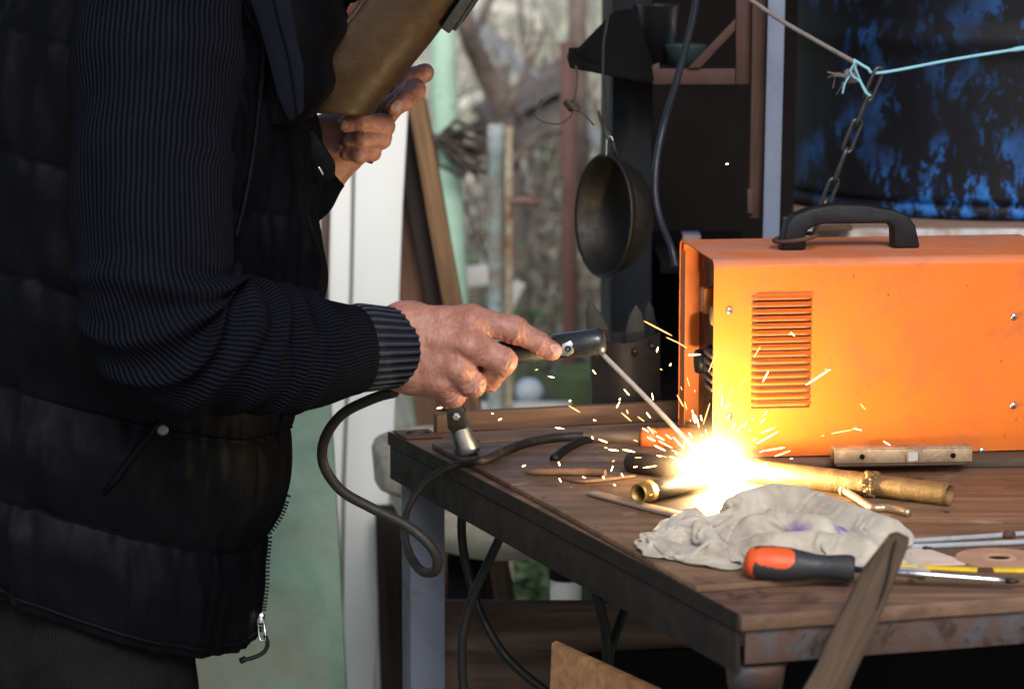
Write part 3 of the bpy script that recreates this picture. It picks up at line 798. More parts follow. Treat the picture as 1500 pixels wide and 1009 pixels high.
# ------------------------------------------------------------------ rack with blades
rk = thing("tool_rack", "scorched sheet metal tool holder at the back of the bench", "tool holder", PY(915, 622, 4.0))
M_rack = paint("scorched_sheet", srgb(36, 28, 27), .6, dirt=srgb(60, 42, 34), metal=.2, scale=12)
b = MB()
fp = [(866, 500, 3.98), (905, 503, 3.975), (940, 500, 3.975), (966, 488, 3.98)]
n_ = 16; top_e = spline([(866, 503), (890, 501), (915, 503), (942, 498), (967, 486)], 5); bot_e = [(868 + (968 - 868) * k / (len(top_e) - 1), 640) for k in range(len(top_e))]
P = []
for r_ in range(12):
    P.append([PY(t_[0] + (bo[0] - t_[0]) * r_ / 11, t_[1] + (bo[1] - t_[1]) * r_ / 11, 3.98 - .03 * math.sin(math.pi * k / (len(top_e) - 1))) for k, (t_, bo) in enumerate(zip(top_e, bot_e))])
b.grid(P)
b2 = [[p + Vector((0, .10, 0)) for p in row] for row in P]; b.grid(b2)
for col_ in (0, -1):
    b.grid([[r1[col_], r2[col_]] for r1, r2 in zip(P, b2)])
b.build("holder", M_rack, rk, smooth=True)
for (u, v) in ((881, 520), (930, 516), (955, 508)):
    b = MB(); b.lathe([(0, .001), (0, .005), (.002, .004), (.003, .001)], frame(PY(u, v, 3.945), (0, -1, 0)), 12)
    b.build("rivet", M_steel_dark, rk, smooth=True)
def blade(pxs, Y, lab, mat):
    b = MB(); b.prism([PY(u, v, Y) for u, v in pxs], (0, .004, 0))
    o = b.build("blade_tool", mat, bevel=.0015, jit=.0004, sub=.03)
    return tag(o, lab, "blade", "blades standing in the tool holder")
M_blade = paint("blade_steel", (.018, .017, .018), .55, dirt=(.03, .02, .016), metal=.2, scale=16, spec=.3)
blade([(862, 441), (871, 447), (883, 463), (893, 484), (899, 510), (900, 560), (886, 560), (868, 512), (860, 486), (858, 460)], 4.02, "curved pointed blade at the open end of the tool holder", M_blade)
blade([(932, 446), (940, 458), (945, 480), (945, 560), (918, 560), (916, 486), (922, 462)], 4.0, "straight spear pointed blade in the middle of the tool holder", M_blade)
blade([(950, 440), (957, 450), (961, 470), (961, 560), (944, 560), (943, 470), (945, 452)], 4.04, "slim dark blade next to the welder case in the tool holder", paint("black_blade", (.009, .009, .010), .6, scale=16, spec=.2))

# ------------------------------------------------------------------ hanging bowl, wires, cable
c = PY(884, 316, 4.02)
ax = Vector((-.90, -.42, .06)).normalized()
M_ = frame(c, -ax)
R = px(91, 4.02)
pr = []
for k in range(15):
    a = k / 14 * math.pi / 2
    pr.append((.004 + .058 * math.sin(a), R * .94 * math.cos(a) ** .72 if k < 14 else .001))
inner = [(x - .0022, max(.0005, r - .0022)) for x, r in pr][::-1]
rim = [(.001, R * .955), (-.003, R * .985), (-.001, R + .001), (.003, R), (.005, R * .975), (.004, R * .94)]
M_bowl = paint("darkened_aluminium", (.018, .015, .013), .5, dirt=(.010, .008, .0065), metal=.6, scale=30, bumpk=.5)
hb_ = thing("bowl", "round dark metal bowl hanging by its wire from the shelf", "bowl", c - Vector((0, 0, R)))
b = MB(); b.lathe(inner[:-1] + rim + pr[1:], M_, 72); b.build("shell", M_bowl, hb_, smooth=True)
tp = PY(893, 226, 4.0)
b = MB(); b.tube(pxpath([(888, 229, 4.0), (889, 206, 4.0), (893, 200, 4.0), (898, 206, 4.0), (903, 230, 4.02)], 5), .0016, 8); b.build("hanging_loop", M_steel_worn, hb_, smooth=True)
b = MB(); b.tube(pxpath([(893, -60, 4.0), (891, 20, 4.0), (884, 70, 4.0), (884, 160, 4.0), (886, 186, 4.0), (891, 203, 3.996), (896, 206, 4.0), (890, 192, 4.004), (881, 180, 4.0), (876, 162, 4.0)], 6), .0019, 8)
tag(b.build("hanging_wire", M_steel_dark, smooth=True), "thin dark wire hooked through the bowl's loop", "wire")
b = MB(); b.tube(pxpath([(843, 96, 4.08), (846, 112, 4.08), (843, 140, 4.08), (839, 155, 4.08), (836, 170, 4.08), (822, 181, 4.08), (805, 181, 4.08), (790, 176, 4.08), (784, 166, 4.08), (793, 145, 4.08)], 6), .0012, 6)
b.tube(pxpath([(839, 156, 4.08), (850, 164, 4.08), (860, 172, 4.08), (870, 184, 4.08)], 5), .0015, 6)
M_twine = paint("twine", srgb(52, 48, 44), .85, scale=60)
for k in range(3):
    c = PY(838 + (k - 1) * 3, 151 + k * 4, 4.08)
    b.tube([c + Vector((math.cos(q_) * .0075, math.sin(q_) * .006, math.sin(q_ * 2) * .003)) for q_ in np.linspace(0, 6.28, 16)[:-1]], .0026, 6, close=True)
tag(b.build("knotted_twine", M_twine, smooth=True), "short knotted twine curling down from the shelf corner", "twine")
M_pcable = paint("grey_cable", (.014, .017, .024), .42, scale=12, spec=.25)
b = MB(); b.tube(pxpath([(1026, -60, 4.02), (1018, 12, 4.02), (1003, 75, 4.02), (988, 130, 4.02), (972, 185, 4.02), (962, 235, 4.0), (960, 285, 3.98), (968, 325, 3.96), (983, 362, 3.93), (990, 392, 3.92)], 8), .0052, 12)
tag(b.build("power_cable", M_pcable, smooth=True), "thick black power cable drooping from above to the welder", "cable")

# rope, string, chain
M_rope = paint("grey_rope", srgb(120, 112, 108), .9, dirt=srgb(70, 64, 62), scale=80, bumpk=.8)
b = MB(); rp = pxpath([(1082, -12, 4.05), (1140, 28, 4.05), (1195, 60, 4.05), (1254, 93, 4.05)], 30)
for s_ in range(3):
    pts = []
    for i, p in enumerate(rp):
        a = i * .9 + s_ * 2.094
        pts.append(p + Vector((0, math.cos(a), math.sin(a))) * .0018)
    b.tube(pts, .0021, 6)
kc = PY(1247, 112, 4.05)
for k in range(5):
    a1 = Vector(rng.normal(size=3)).normalized(); a2 = a1.orthogonal().normalized()
    b.tube([kc + (a1 * math.cos(q_) + a2 * math.sin(q_)) * .0095 for q_ in np.linspace(0, 6.28, 14)[:-1]], .0028, 6, close=True)
for k in range(10):
    e = PY(random.uniform(1208, 1240), random.uniform(104, 140), 4.05); b.tube([kc, kc.lerp(e, .5) + Vector(rng.normal(size=3)) * .004, e], .0008, 4)
b.tube([rp[-1], kc], .0025, 6)
tag(b.build("rope", M_rope, smooth=True), "grey twisted rope slanting down to a frayed knot", "rope")
M_bstr = paint("pale_blue_string", srgb(130, 185, 200), .6, scale=60)
b = MB(); b.tube(pxpath([(1560, 62, 4.05), (1500, 71, 4.05), (1400, 87, 4.05), (1290, 107, 4.05), (1270, 100, 4.05), (1250, 88, 4.05)], 8), [.0036] * 10 + [.0022] * 31, 8)
for pts in ([(1250, 88, 4.04), (1253, 100, 4.035), (1262, 122, 4.035), (1274, 142, 4.035)], [(1247, 112, 4.035), (1258, 118, 4.035), (1268, 136, 4.035), (1276, 140, 4.035)], [(1247, 108, 4.035), (1238, 122, 4.035), (1234, 138, 4.035)], [(1254, 90, 4.03), (1246, 104, 4.03), (1252, 116, 4.03)]):
    b.tube(pxpath(pts, 5), .0013, 6)
tag(b.build("blue_string", M_bstr, smooth=True), "pale blue plastic string tied tight between rope and chain", "string")
M_chain = paint("chain_steel", (.10, .095, .095), .45, dirt=(.06, .04, .032), metal=.8, scale=50)
def chain_link(p, d, n1, ln, r, wd):
    d = d.normalized(); n1 = (n1 - d * n1.dot(d)).normalized()
    pts = []
    h = ln / 2 - wd
    for k in range(10):
        a = math.pi * k / 9
        pts.append(p + d * (h + wd * math.sin(a)) + n1 * wd * math.cos(a))
    for k in range(10):
        a = math.pi * k / 9
        pts.append(p - d * (h + wd * math.sin(a)) - n1 * wd * math.cos(a))
    return pts
ch = thing("chain", "dark steel chain hanging from the blue string past the drum", "chain", PY(1200, 330, 4.08))
cp = pxpath([(1287, 106, 4.05), (1264, 160, 4.06), (1240, 220, 4.07), (1214, 285, 4.08), (1196, 330, 4.09)], 12)
tot = sum((cp[i + 1] - cp[i]).length for i in range(len(cp) - 1)); NL = 6; ln = px(53, 4.05)
dirc = (cp[-1] - cp[0]).normalized()
for k in range(NL):
    s_ = (k + .5) / NL
    p = cp[0].lerp(cp[-1], 0)
    i = min(len(cp) - 2, int(s_ * (len(cp) - 1))); p = cp[i].lerp(cp[i + 1], s_ * (len(cp) - 1) - i)
    d = cp[i + 1] - cp[i]
    n1 = Vector((.94, .3, .3)) if k % 2 == 0 else Vector((.25, 1, 0))
    b = MB(); b.tube(chain_link(p, d, n1, tot / NL + .0115, .0026, .0075), .0027, 8, close=True); b.build("link", M_chain, ch, smooth=True)
# ================================================================== WELDER
A_ = PZ(1043, 671, T + .021); B_ = PZ(1500, 662, T + .021)
ex = (B_ - A_); ex.z = 0; ex.normalize()
ex = (Matrix.Rotation(math.radians(2.0), 3, 'Z') @ ex)
WM = frame(A_, ex)                            # local x along the front, y to the back, z up
WL, WD, WH = .46, .225, px(294, A_.y) * 1.012
def orange_mat(name, rough=.42):
    m = Mat(name)
    n = m.noise(5, 6, .6, .2)
    col = m.ramp(n, [(.3, (.54, .108, .007)), (.7, (.62, .140, .011))])
    d = m.noise(14, 9, .72, .4, loc=(2, 8, 1))
    col = m.mix(m.ramp(d, [(.50, 0.), (.72, .75)]), col, (.34, .085, .022))
    sp = m.noise(150, 3, .5, loc=(1, 1, 4)); sp2 = m.noise(9, 4, .6, loc=(3, 3, 3))
    spk = m.math('MULTIPLY', m.ramp(sp, [(.70, 0.), (.73, .9)]), m.ramp(sp2, [(.40, 0.), (.52, 1.)]))
    col = m.mix(spk, col, (.09, .04, .025))
    sc = m.noise(60, 2, .5, .5, (1, 1, .06), loc=(6, 1, 1)); col = m.mix(m.ramp(sc, [(.74, 0.), (.77, .2)]), col, (.85, .36, .14))
    m.set(Base_Color=col, Roughness=m.ramp(d, [(.4, rough), (.75, rough + .25)]), Specular_IOR_Level=.4)
    sm = m.noise(3.5, 6, .6, .8, (1, 1, .45), loc=(7, 2, 3)); col = m.mix(m.ramp(sm, [(.50, 0.), (.66, .45)]), col, (.26, .07, .022)); m.set(Base_Color=col)
    m.bump(m.noise(220, 3, .5), .12, .0006); m.bump(m.noise(4, 2, .5), .5, .004); m.bump(spk, .3, -.0005)
    return m
M_or = orange_mat("orange_powder_coat").m
mt = orange_mat("dusty_orange_top", .6)
dn = mt.noise(10, 8, .7, .4, loc=(1, 2, 5)); cur = mt.b.inputs['Base Color'].links[0].from_socket
mt.set(Base_Color=mt.mix(mt.ramp(dn, [(.36, .1), (.75, .7)]), cur, (.45, .26, .21)))
M_or_top = mt.m
wd = thing("welding_machine", "orange sheet metal arc welder with a black carrying handle", "welder", WM @ Vector((WL / 2, WD / 2, 0)))
def W(x, y, z): return WM @ Vector((x, y, z))
# wrap-around cover: front, rounded edges, top, back in one folded sheet with 1.5 mm thickness
prof = []
r_ = .012; ins = .0016
pts2 = [(0, .0)]
pts2 += [(0, WH - r_)] + [(r_ - r_ * math.cos(a), WH - r_ + r_ * math.sin(a)) for a in np.linspace(.2, math.pi / 2, 7)]
pts2 += [(WD - r_ + r_ * math.sin(a), WH - r_ + r_ * math.cos(a)) for a in np.linspace(0, math.pi / 2, 7)] + [(WD, 0)]
inn = []
for (y, z) in pts2:
    cy_, cz_ = WD / 2, WH / 2
    inn.append((y + ins * (1 if y < cy_ else -1) * min(1, abs(y - cy_) / (WD / 2)), z - (ins if z > WH - .02 else 0)))
b = MB()
ring = [Vector((0, y, z)) for y, z in pts2] + [Vector((0, y, z)) for y, z in inn[::-1]]
n = len(ring)
vs = [WM @ p for p in ring] + [WM @ (p + Vector((WL, 0, 0))) for p in ring]
fs = [(i, n + i, n + (i + 1) % n, (i + 1) % n) for i in range(n)]
h_ = len(pts2)
fs += [(i, i + 1, n - 2 - i, n - 1 - i) for i in range(h_ - 1)] + [(n + i + 1, n + i, 2 * n - 1 - i, 2 * n - 2 - i) for i in range(h_ - 1)]
mi_ = [0] * len(fs)
for i in range(n):
    if 3 <= i < 14: mi_[i] = 1
b.add(vs, fs); b.mi = mi_
cov = b.build("cover", [M_or, M_or_top], wd, smooth=True)
cov.data.set_sharp_from_angle(angle=math.radians(35))
# recessed front panel with its folded far flange, base tray
b = MB(); b.box((.028, WD / 2, WH / 2 - .002), (.002, WD - .006, WH - .012), WM); b.build("front_panel", paint("welder_panel_black", (.02, .019, .02), .55, dirt=(.05, .04, .035), scale=18), wd)
b = MB(); b.box((.002, WD - .019, WH / 2 - .006), (.0016, .032, WH - .016), WM); b.build("panel_flange", M_or, wd)
b = MB(); b.box((WL / 2, WD / 2, .003), (WL - .01, WD - .006, .004), WM); b.build("base_tray", M_steel_dark, wd)
for fx in (.035, WL - .035):
    for fy in (.03, WD - .03):
        MB().lathe([(0, .001), (0, .010), (-.009, .0085), (-.009, .001)], frame(W(fx, fy, .001), (0, 0, 1), (1, 0, 0)), 16).build("rubber_foot", M_rubber, wd)
# louvres: pressed slats standing proud over dark slots
def wpix(u, v):                               # photo pixel on the front face -> local x, z
    d = WM.inverted().to_3x3() @ ray(u, v); o_ = WM.inverted() @ Vector((0, 0, CAMZ))
    t_ = -o_.y / d.y
    p = o_ + d * t_
    return p.x, p.z
x0, zt = wpix(1101, 433); x1, zb_ = wpix(1187, 597)
NV = 16
M_slot = paint("slot_dark", (.05, .014, .004), .8)
lv = MB(); sl = MB()
for k in range(NV):
    zc = zt + (zb_ - zt) * (k + .35) / NV; h2 = (zt - zb_) / NV
    n_s = 14; rows = []
    for j in range(6):
        tt = j / 5
        z = zc + h2 * .34 - tt * h2 * .56
        out = .0050 * math.sin(tt * math.pi * .5) ** .8
        row = []
        for i in range(n_s + 1):
            s_ = i / n_s; e_ = min(1, min(s_, 1 - s_) / .05) ** .5
            row.append(W(x0 + (x1 - x0) * s_, -.0004 - out * e_, z))
        rows.append(row)
    lv.grid(rows[::-1])
    sl.add([W(x0 + .001, -.0003, zc - h2 * .60), W(x1 - .001, -.0003, zc - h2 * .60), W(x1 - .001, -.0003, zc + h2 * .3), W(x0 + .001, -.0003, zc + h2 * .3)], [(0, 1, 2, 3)])
lv.build("louvre", M_or, wd, smooth=True); sl.build("vent_slot", M_slot, wd)
# screws
def screw(u, v, mat=M_steel_bright, r=.0046):
    x, z = wpix(u, v); M_ = frame(W(x, 0, z), WM.to_3x3() @ Vector((0, -1, 0)))
    s_ = MB(); s_.lathe([(0, r), (.0009, r), (.0022, r * .7), (.0027, r * .25), (.0027, .0002)], M_, 20)
    sc = s_.build("screw", mat, wd, smooth=True)
    c_ = MB(); a = random.uniform(0, 1.5)
    for k in range(2):
        d_ = Vector((0, math.cos(a + k * math.pi / 2), math.sin(a + k * math.pi / 2))); e_ = Vector((0, -d_.z, d_.y))
        c_.add([M_ @ (Vector((.0029 + k * .0001, 0, 0)) + d_ * sgn * r * .5 + e_ * sg2 * .00045) for sgn, sg2 in ((-1, -1), (1, -1), (1, 1), (-1, 1))], [(0, 1, 2, 3)])
    c_.build("cross_slot", M_steel_dark, sc)
for u, v in ((1068, 455), (1068, 610), (1485, 464), (1484, 594), (1438, 660)): screw(u, v)
# handle
hx0, hx1 = .086, .268
Yh = WD * .42
hp = [(hx0 - .004, 0), (hx0 + .022, 0), (hx0 + .024, .012), (hx0 + .030, .022), (hx0 + .042, .026)]
def hpix(u, v):
    d = WM.inverted().to_3x3() @ ray(u, v); o_ = WM.inverted() @ Vector((0, 0, CAMZ))
    p = o_ + d * ((Yh - o_.y) / d.y); return p.x, p.z
outl = [(1141, 361), (1178, 361), (1178, 334), (1190, 326), (1204, 323), (1296, 322), (1305, 327), (1306, 358), (1345, 358), (1338, 326), (1328, 311), (1306, 302), (1262, 295), (1220, 294), (1186, 300), (1160, 310), (1150, 322)]
b = MB(); pl = [hpix(u, v) for u, v in outl]
zmin = min(z for x, z in pl)
b.prism([W(x, Yh - .013, z - zmin + WH) for x, z in pl], WM.to_3x3() @ Vector((0, .028, 0)))
b.build("handle", M_black_plastic, wd, bevel=.004, seg=3)
# knob, display switch and sockets on the recessed panel
zk = hpix(1028, 448)[1]
b = MB(); Mk = frame(W(.027, WD * .16, WH * .70), WM.to_3x3() @ Vector((-1, 0, 0)))
b.lathe([(0, .001), (0, .017), (.004, .017), (.005, .013)] + [(.006 + k * .002, .0125 + (.0008 if k % 2 else 0)) for k in range(8)] + [(.023, .011), (.023, .001)], Mk, 24)
b.build("current_knob", paint("ivory_plastic", srgb(160, 130, 80), .5, scale=30), wd, smooth=True)
b = MB(); b.box((.020, WD * .62, WH * .72), (.014, .026, .034), WM); b.build("power_switch", paint("red_switch", (.30, .09, .01), .3, scale=20), wd, bevel=.003)
for k, (fy, fz) in enumerate(((.34, .40), (.62, .40))):
    b = MB(); b.lathe([(0, .001), (0, .022), (.006, .022), (.008, .018)] + [(.010 + j * .003, .017 - (.0015 if j % 2 else 0)) for j in range(4)] + [(.022, .015), (.022, .001)], frame(W(.028, WD * fy, WH * fz), WM.to_3x3() @ Vector((-1, 0, 0))), 24)
    b.build("socket", M_black_plastic, wd, smooth=True)
b = MB()
for k in range(5):
    b.box((.014, WD * .2, WH * (.50 - .042 * k)), (.024, .05, .0055), WM @ Matrix.Translation((0, 0, 0)))
b.build("cooling_fin", paint("fin_brown", (.10, .055, .03), .5, scale=20), wd, bevel=.001)
# iron ring threaded on the handle's left post
rc = W(*((lambda p: (p[0], Yh, WH + .013))(hpix(1165, 345))))
b = MB(); b.tube([rc + (WM.to_3x3() @ Vector((math.cos(a) * .027, math.sin(a) * .026, .004 * math.cos(a) + .002))) for a in np.linspace(0, 6.283, 32)[:-1]], .0028, 10, close=True)
tag(b.build("iron_ring", M_iron_rust, smooth=True), "rusty iron ring threaded round the welder's handle", "ring")

# plank under the welder, steel bracket in front of it
pf0, pf1 = PZ(1085, 689, T + .008), PZ(1560, 683, T + .008)
dY = Vector((0, .26, 0))
b = MB(); b.prism([pf0, pf1, pf1 + dY, pf0 + dY + Vector((-.06, 0, 0))], (0, 0, .011))
tag(b.build("packing_plank", M_wood_grey, bevel=.001, sub=.08, jit=.0008), "thin weathered plank under the orange welder", "plank")
M_hinge = paint("oxidised_channel", srgb(176, 152, 124), .5, dirt=srgb(124, 96, 74), dirt_amt=(.42, .68), metal=.55, scale=22, bumpk=.4)
h0, h1 = PZ(1222, 681, T + .019), PZ(1424, 678, T + .019)
hM = frame(h0, h1 - h0); hl = (h1 - h0).length
ht = thing("channel_bracket", "short oxidised steel channel with a square catch before the welder", "bracket", hM @ Vector((hl / 2, 0, 0)))
b = MB(); b.box((hl / 2, .0007, .0105), (hl, .0014, .017), hM); b.box((hl / 2, .0128, .0198), (hl, .0226, .0014), hM); b.box((hl / 2, .0248, .0105), (hl, .0014, .017), hM); b.build("channel", M_hinge, ht, bevel=.0004)
b = MB(); b.box((hl / 2 - .004, .004, .0012), (hl - .01, .03, .0016), hM); b.build("base_strip", M_iron_rust, ht)
xc = hl * .57
b = MB(); b.box((xc - .008, -.0022, .009), (.0022, .0042, .013), hM); b.box((xc + .008, -.0022, .009), (.0022, .0042, .013), hM); b.box((xc, -.0022, .0035), (.0136, .004, .002), hM); b.build("catch", M_hinge, ht, bevel=.0003)
b = MB(); b.box((xc, -.0003, .0098), (.0126, .0008, .0104), hM); b.build("opening", paint("bare_zinc", (.6, .58, .54), .4, metal=.5), ht)
b = MB()
for fx in (.2, .86): b.lathe([(0, .0001), (0, .0034)], frame(hM @ Vector((hl * fx, -.0006, .010)), (0, -1, 0)), 14)
b.build("bolt_hole", M_dark, ht)

# ================================================================== WORKPIECE AND SCRAP ON THE BENCH
ARC = PZ(1047, 688, T + .030)
M_pipe_gold = paint("scaled_pipe", (.24, .14, .055), .5, dirt=(.11, .06, .028), metal=.45, scale=40, bumpk=1.2)
zt_ = TZ + px(15, 3.3)
def PT(u, v, z=TZ): return PZ(u, v, z)
r1 = .0138
ctr = lambda u, v: PZ(u, v, TZ + r1)
pA, pB = ctr(1058, 684), ctr(1391, 724)
pp = thing("scaled_pipe", "rough scaled steel pipe with a lumpy weld bead and an open end", "pipe", (pA + pB) / 2 - Vector((0, 0, r1)))
ax_ = (pB - pA); Lp = ax_.length; Mp = frame(pA, ax_)
prof = [(0, r1 * 1.02)]
for k in range(1, 60):
    x = Lp * k / 60; prof.append((x, r1 * (1.0 + .03 * math.sin(k * 1.3) * .4) * (1.04 if x < Lp * .66 else .96)))
prof += [(Lp, r1 * .96), (Lp, r1 * .80), (Lp - .05, r1 * .78), (Lp - .05, .0005)]
b = MB(); b.lathe(prof, Mp, 36); b.build("tube", M_pipe_gold, pp, smooth=True, jit=.0006, jscale=120)
b = MB(); b.lathe([(Lp - .0495, .0004), (Lp - .0495, r1 * .77)], Mp, 24); b.build("bore", M_dark, pp)
b = MB()
for k in range(70):
    a = k / 23 * 6.283; x = Lp * (.672 + random.uniform(-.022, .022))
    c_ = Mp @ Vector((x, math.cos(a) * r1 * .98, math.sin(a) * r1 * .98))
    bm = bmesh.new(); bmesh.ops.create_icosphere(bm, subdivisions=2, radius=random.uniform(.002, .0042))
    for q_ in bm.verts: q_.co = q_.co * (1 + .35 * mnoise.noise(q_.co * 300 + c_ * 90)) + c_
    b.add([v_.co.copy() for v_ in bm.verts], [[x_.index for x_ in f_.verts] for f_ in bm.faces]); bm.free()
b.build("weld_bead", M_pipe_gold, pp, smooth=True)

M_scorch = paint("scorched_bar", (.06, .042, .032), .5, dirt=(.035, .025, .02), metal=.5, scale=30, bumpk=.6)
b = MB(); r2 = .0125; p0, p1 = PZ(922, 676, TZ + r2), PZ(1040, 692, TZ + r2 + .003)
M_ = frame(p0, p1 - p0); L_ = (p1 - p0).length
b.lathe([(0, .0005), (0, r2 * .93), (.002, r2), (L_, r2), (L_, .0005)], M_, 30)
tag(b.build("round_bar", M_scorch, smooth=True), "dark scorched round bar running into the far side of the arc", "bar")
r3 = .0128; p0, p1 = PZ(948, 720, TZ + r3), PZ(1062, 694, TZ + r3)
M_ = frame(p0, p1 - p0); L_ = (p1 - p0).length
tpz = thing("pipe_piece", "short dark pipe with a bright golden collar opening towards the hand", "pipe", (p0 + p1) / 2 - Vector((0, 0, r3)))
b = MB(); b.lathe([(.004, r3 * .96), (.012, r3), (L_, r3), (L_, .0005)], M_, 36); b.build("tube", M_scorch, tpz, smooth=True)
M_brass = paint("heated_brass", (.34, .21, .06), .42, dirt=(.16, .09, .035), metal=.7, scale=30)
b = MB(); b.lathe([(.005, r3 * .94), (.006, r3 * 1.02), (-.004, r3 * 1.06), (-.012, r3 * .98), (-.0165, r3 * .93), (-.0165, r3 * .80), (.0, r3 * .78), (.03, r3 * .76)], M_, 36); b.build("collar", M_brass, tpz, smooth=True)
b = MB(); b.lathe([(.024, .0004), (.024, r3 * .77)], M_, 24); b.build("bore", M_dark, tpz)
M_strip = paint("heated_strip", (.34, .25, .19), .4, dirt=(.16, .10, .07), metal=.6, scale=30)
b = MB(); s0, s1 = PZ(864, 723, TZ + .001), PZ(1012, 760, TZ + .001)
d_ = (s1 - s0).normalized(); nn_ = Vector((-d_.y, d_.x, 0)); w_ = .0088
edge = [s0 + d_ * (w_ - w_ * math.cos(a)) * .8 - nn_ * w_ * math.sin(a) for a in np.linspace(-math.pi / 2, math.pi / 2, 9)]
b.prism(edge + [s1 - nn_ * .012, s1 + nn_ * .012], (0, 0, .003))
tag(b.build("flat_strip", M_strip, bevel=.0006), "flat round ended steel strip lying before the pipe piece", "strip")
# twigs
def rod(name, pts, r, mat, lab, cat, n=10, seg=5, group=None, z=TZ, jit=0):
    rr = r if not isinstance(r, (list, tuple)) else None
    P = [PZ(u, v, z + (r if rr else max(r))) for (u, v) in [tuple(q_) for q_ in spline(pts, seg)]]
    rad = r if rr else [float(x) for x in np.interp(np.linspace(0, 1, len(P)), np.linspace(0, 1, len(r)), r)]
    o = MB().tube(P, rad, n).build(name, mat, smooth=True, jit=jit, jscale=70)
    o.data.set_sharp_from_angle(angle=math.radians(50))
    return tag(o, lab, cat, group)
M_twig = paint("dry_stick", srgb(96, 66, 48), .75, dirt=srgb(60, 40, 30), scale=40, bumpk=.8)
rod("stick", [(768, 690), (782, 691), (820, 691), (860, 691), (887, 693)], [.0012, .0042, .0048, .005, .005], M_twig, "short dry stick with a pale cut end on the bench", "stick", jit=.0008)
c_ = PZ(889, 693, TZ + .005); MB().lathe([(0, .0002), (.0, .0046), (-.003, .0049)], frame(c_, (1, 0, 0)), 14)
rod("stick", [(822, 700), (846, 705), (880, 703), (930, 697)], [.001, .0022, .0026, .002], M_twig, "thin curved sliver beside the short dry stick", "sliver", jit=.0004)
# bent nail
M_nail = paint("heated_nail", (.5, .38, .24), .4, dirt=(.25, .17, .1), metal=.7, scale=60)
nl = thing("bent_nail", "bent steel nail lying below the open pipe end", "nail", PT(1285, 742))
P = [PZ(u, v, TZ + .0052) for u, v in [tuple(q_) for q_ in spline([(1238, 719), (1256, 730), (1277, 743), (1300, 744), (1332, 751)], 6)]]
MB().tube(P, .0044, 12).build("shank", M_nail, nl, smooth=True)
b = MB(); b.lathe([(-.002, .0002), (-.002, .0075), (.001, .0075), (.002, .004)], frame(P[0], P[1] - P[0]), 18); b.build("head", M_nail, nl, smooth=True)
# welding rods, rule, disc, paper
M_rod = paint("grey_flux", srgb(150, 152, 156), .55, dirt=srgb(120, 112, 104), scale=60, bumpk=.6)
rod("welding_rod", [(1322, 793), (1420, 787), (1560, 777)], .0032, M_rod, "grey welding rod farther from the screwdriver, with a brown blob", "welding rod", group="grey welding rods on the bench")
rod("welding_rod", [(1318, 801), (1420, 797), (1560, 791)], .0032, M_rod, "grey welding rod nearer the screwdriver, clean along its length", "welding rod", group="grey welding rods on the bench")
c_ = PZ(1477, 783, TZ + .004); stone("slag_blob", (c_.x, c_.y, c_.z), (.008, .005, .0055), M_iron_rust, "small brown slag blob stuck on the farther grey rod", "slag")
c_ = PZ(1358, 803, TZ + .002); stone("slag_blob", (c_.x, c_.y, c_.z), (.005, .003, .0025), M_steel_dark, "tiny dark crumb beside the nearer grey rod", "slag")
b = MB(); b.prism([PT(1325, 800), PT(1345, 800), PT(1416, 824), PT(1414, 827), PT(1310, 829)], (0, 0, .0014)); tag(b.build("paper_sheet", paint("cream_card", srgb(214, 190, 172), .7, dirt=srgb(190, 160, 140), scale=10)), "cream card corner sticking out behind the stake", "card")
# cutting disc
c_ = PT(1463, 819)
ds = MB(); M_ = frame(c_ , (0, 0, 1), (1, 0, 0))
Rd = (PT(1463 + 63, 819) - c_).length; Ri = .012
ds.lathe([(0, Ri), (0, Rd), (.0022, Rd), (.0024, Rd - .002), (.0024, Ri), (0, Ri)], M_, 56)
dd = thing("cutting_disc", "flat tan cutting disc with a dark centre hole", "disc", c_)
ds.build("disc", paint("tan_abrasive", srgb(176, 134, 104), .85, dirt=srgb(140, 100, 78), scale=20, bumpk=1.), dd)
MB().lathe([(.0026, Ri), (.0032, Ri + .001), (.0030, Ri + .006), (.0025, Ri + .007)], M_, 40).build("label_ring", paint("ring_cream", srgb(186, 148, 118), .8), dd)
MB().lathe([(.0008, .0005), (.0008, Ri)], M_, 30).build("arbor_hole", M_dark, dd)
# yellow rule with brown joint
M_yel = paint("yellow_rule", srgb(226, 190, 40), .5, dirt=srgb(180, 140, 40), scale=20)
rl = thing("folding_rule", "thin yellow rule with a brown joint lying behind the stake", "rule", PT(1400, 834))
def strip(nm, a, e, wdt, th, mat, par, z=TZ):
    p, q_ = PZ(*a, z), PZ(*e, z); d_ = (q_ - p).normalized(); n_ = Vector((-d_.y, d_.x, 0)) * wdt / 2
    return MB().prism([p - n_, q_ - n_, q_ + n_, p + n_], (0, 0, th)).build(nm, mat, par, bevel=.0004)
strip("blade", (1236, 826), (1432, 836), .011, .003, M_yel, rl)
strip("blade", (1455, 836), (1570, 838), .011, .003, M_yel, rl)
strip("joint", (1433, 836), (1454, 836), .011, .0028, M_iron_rust, rl)
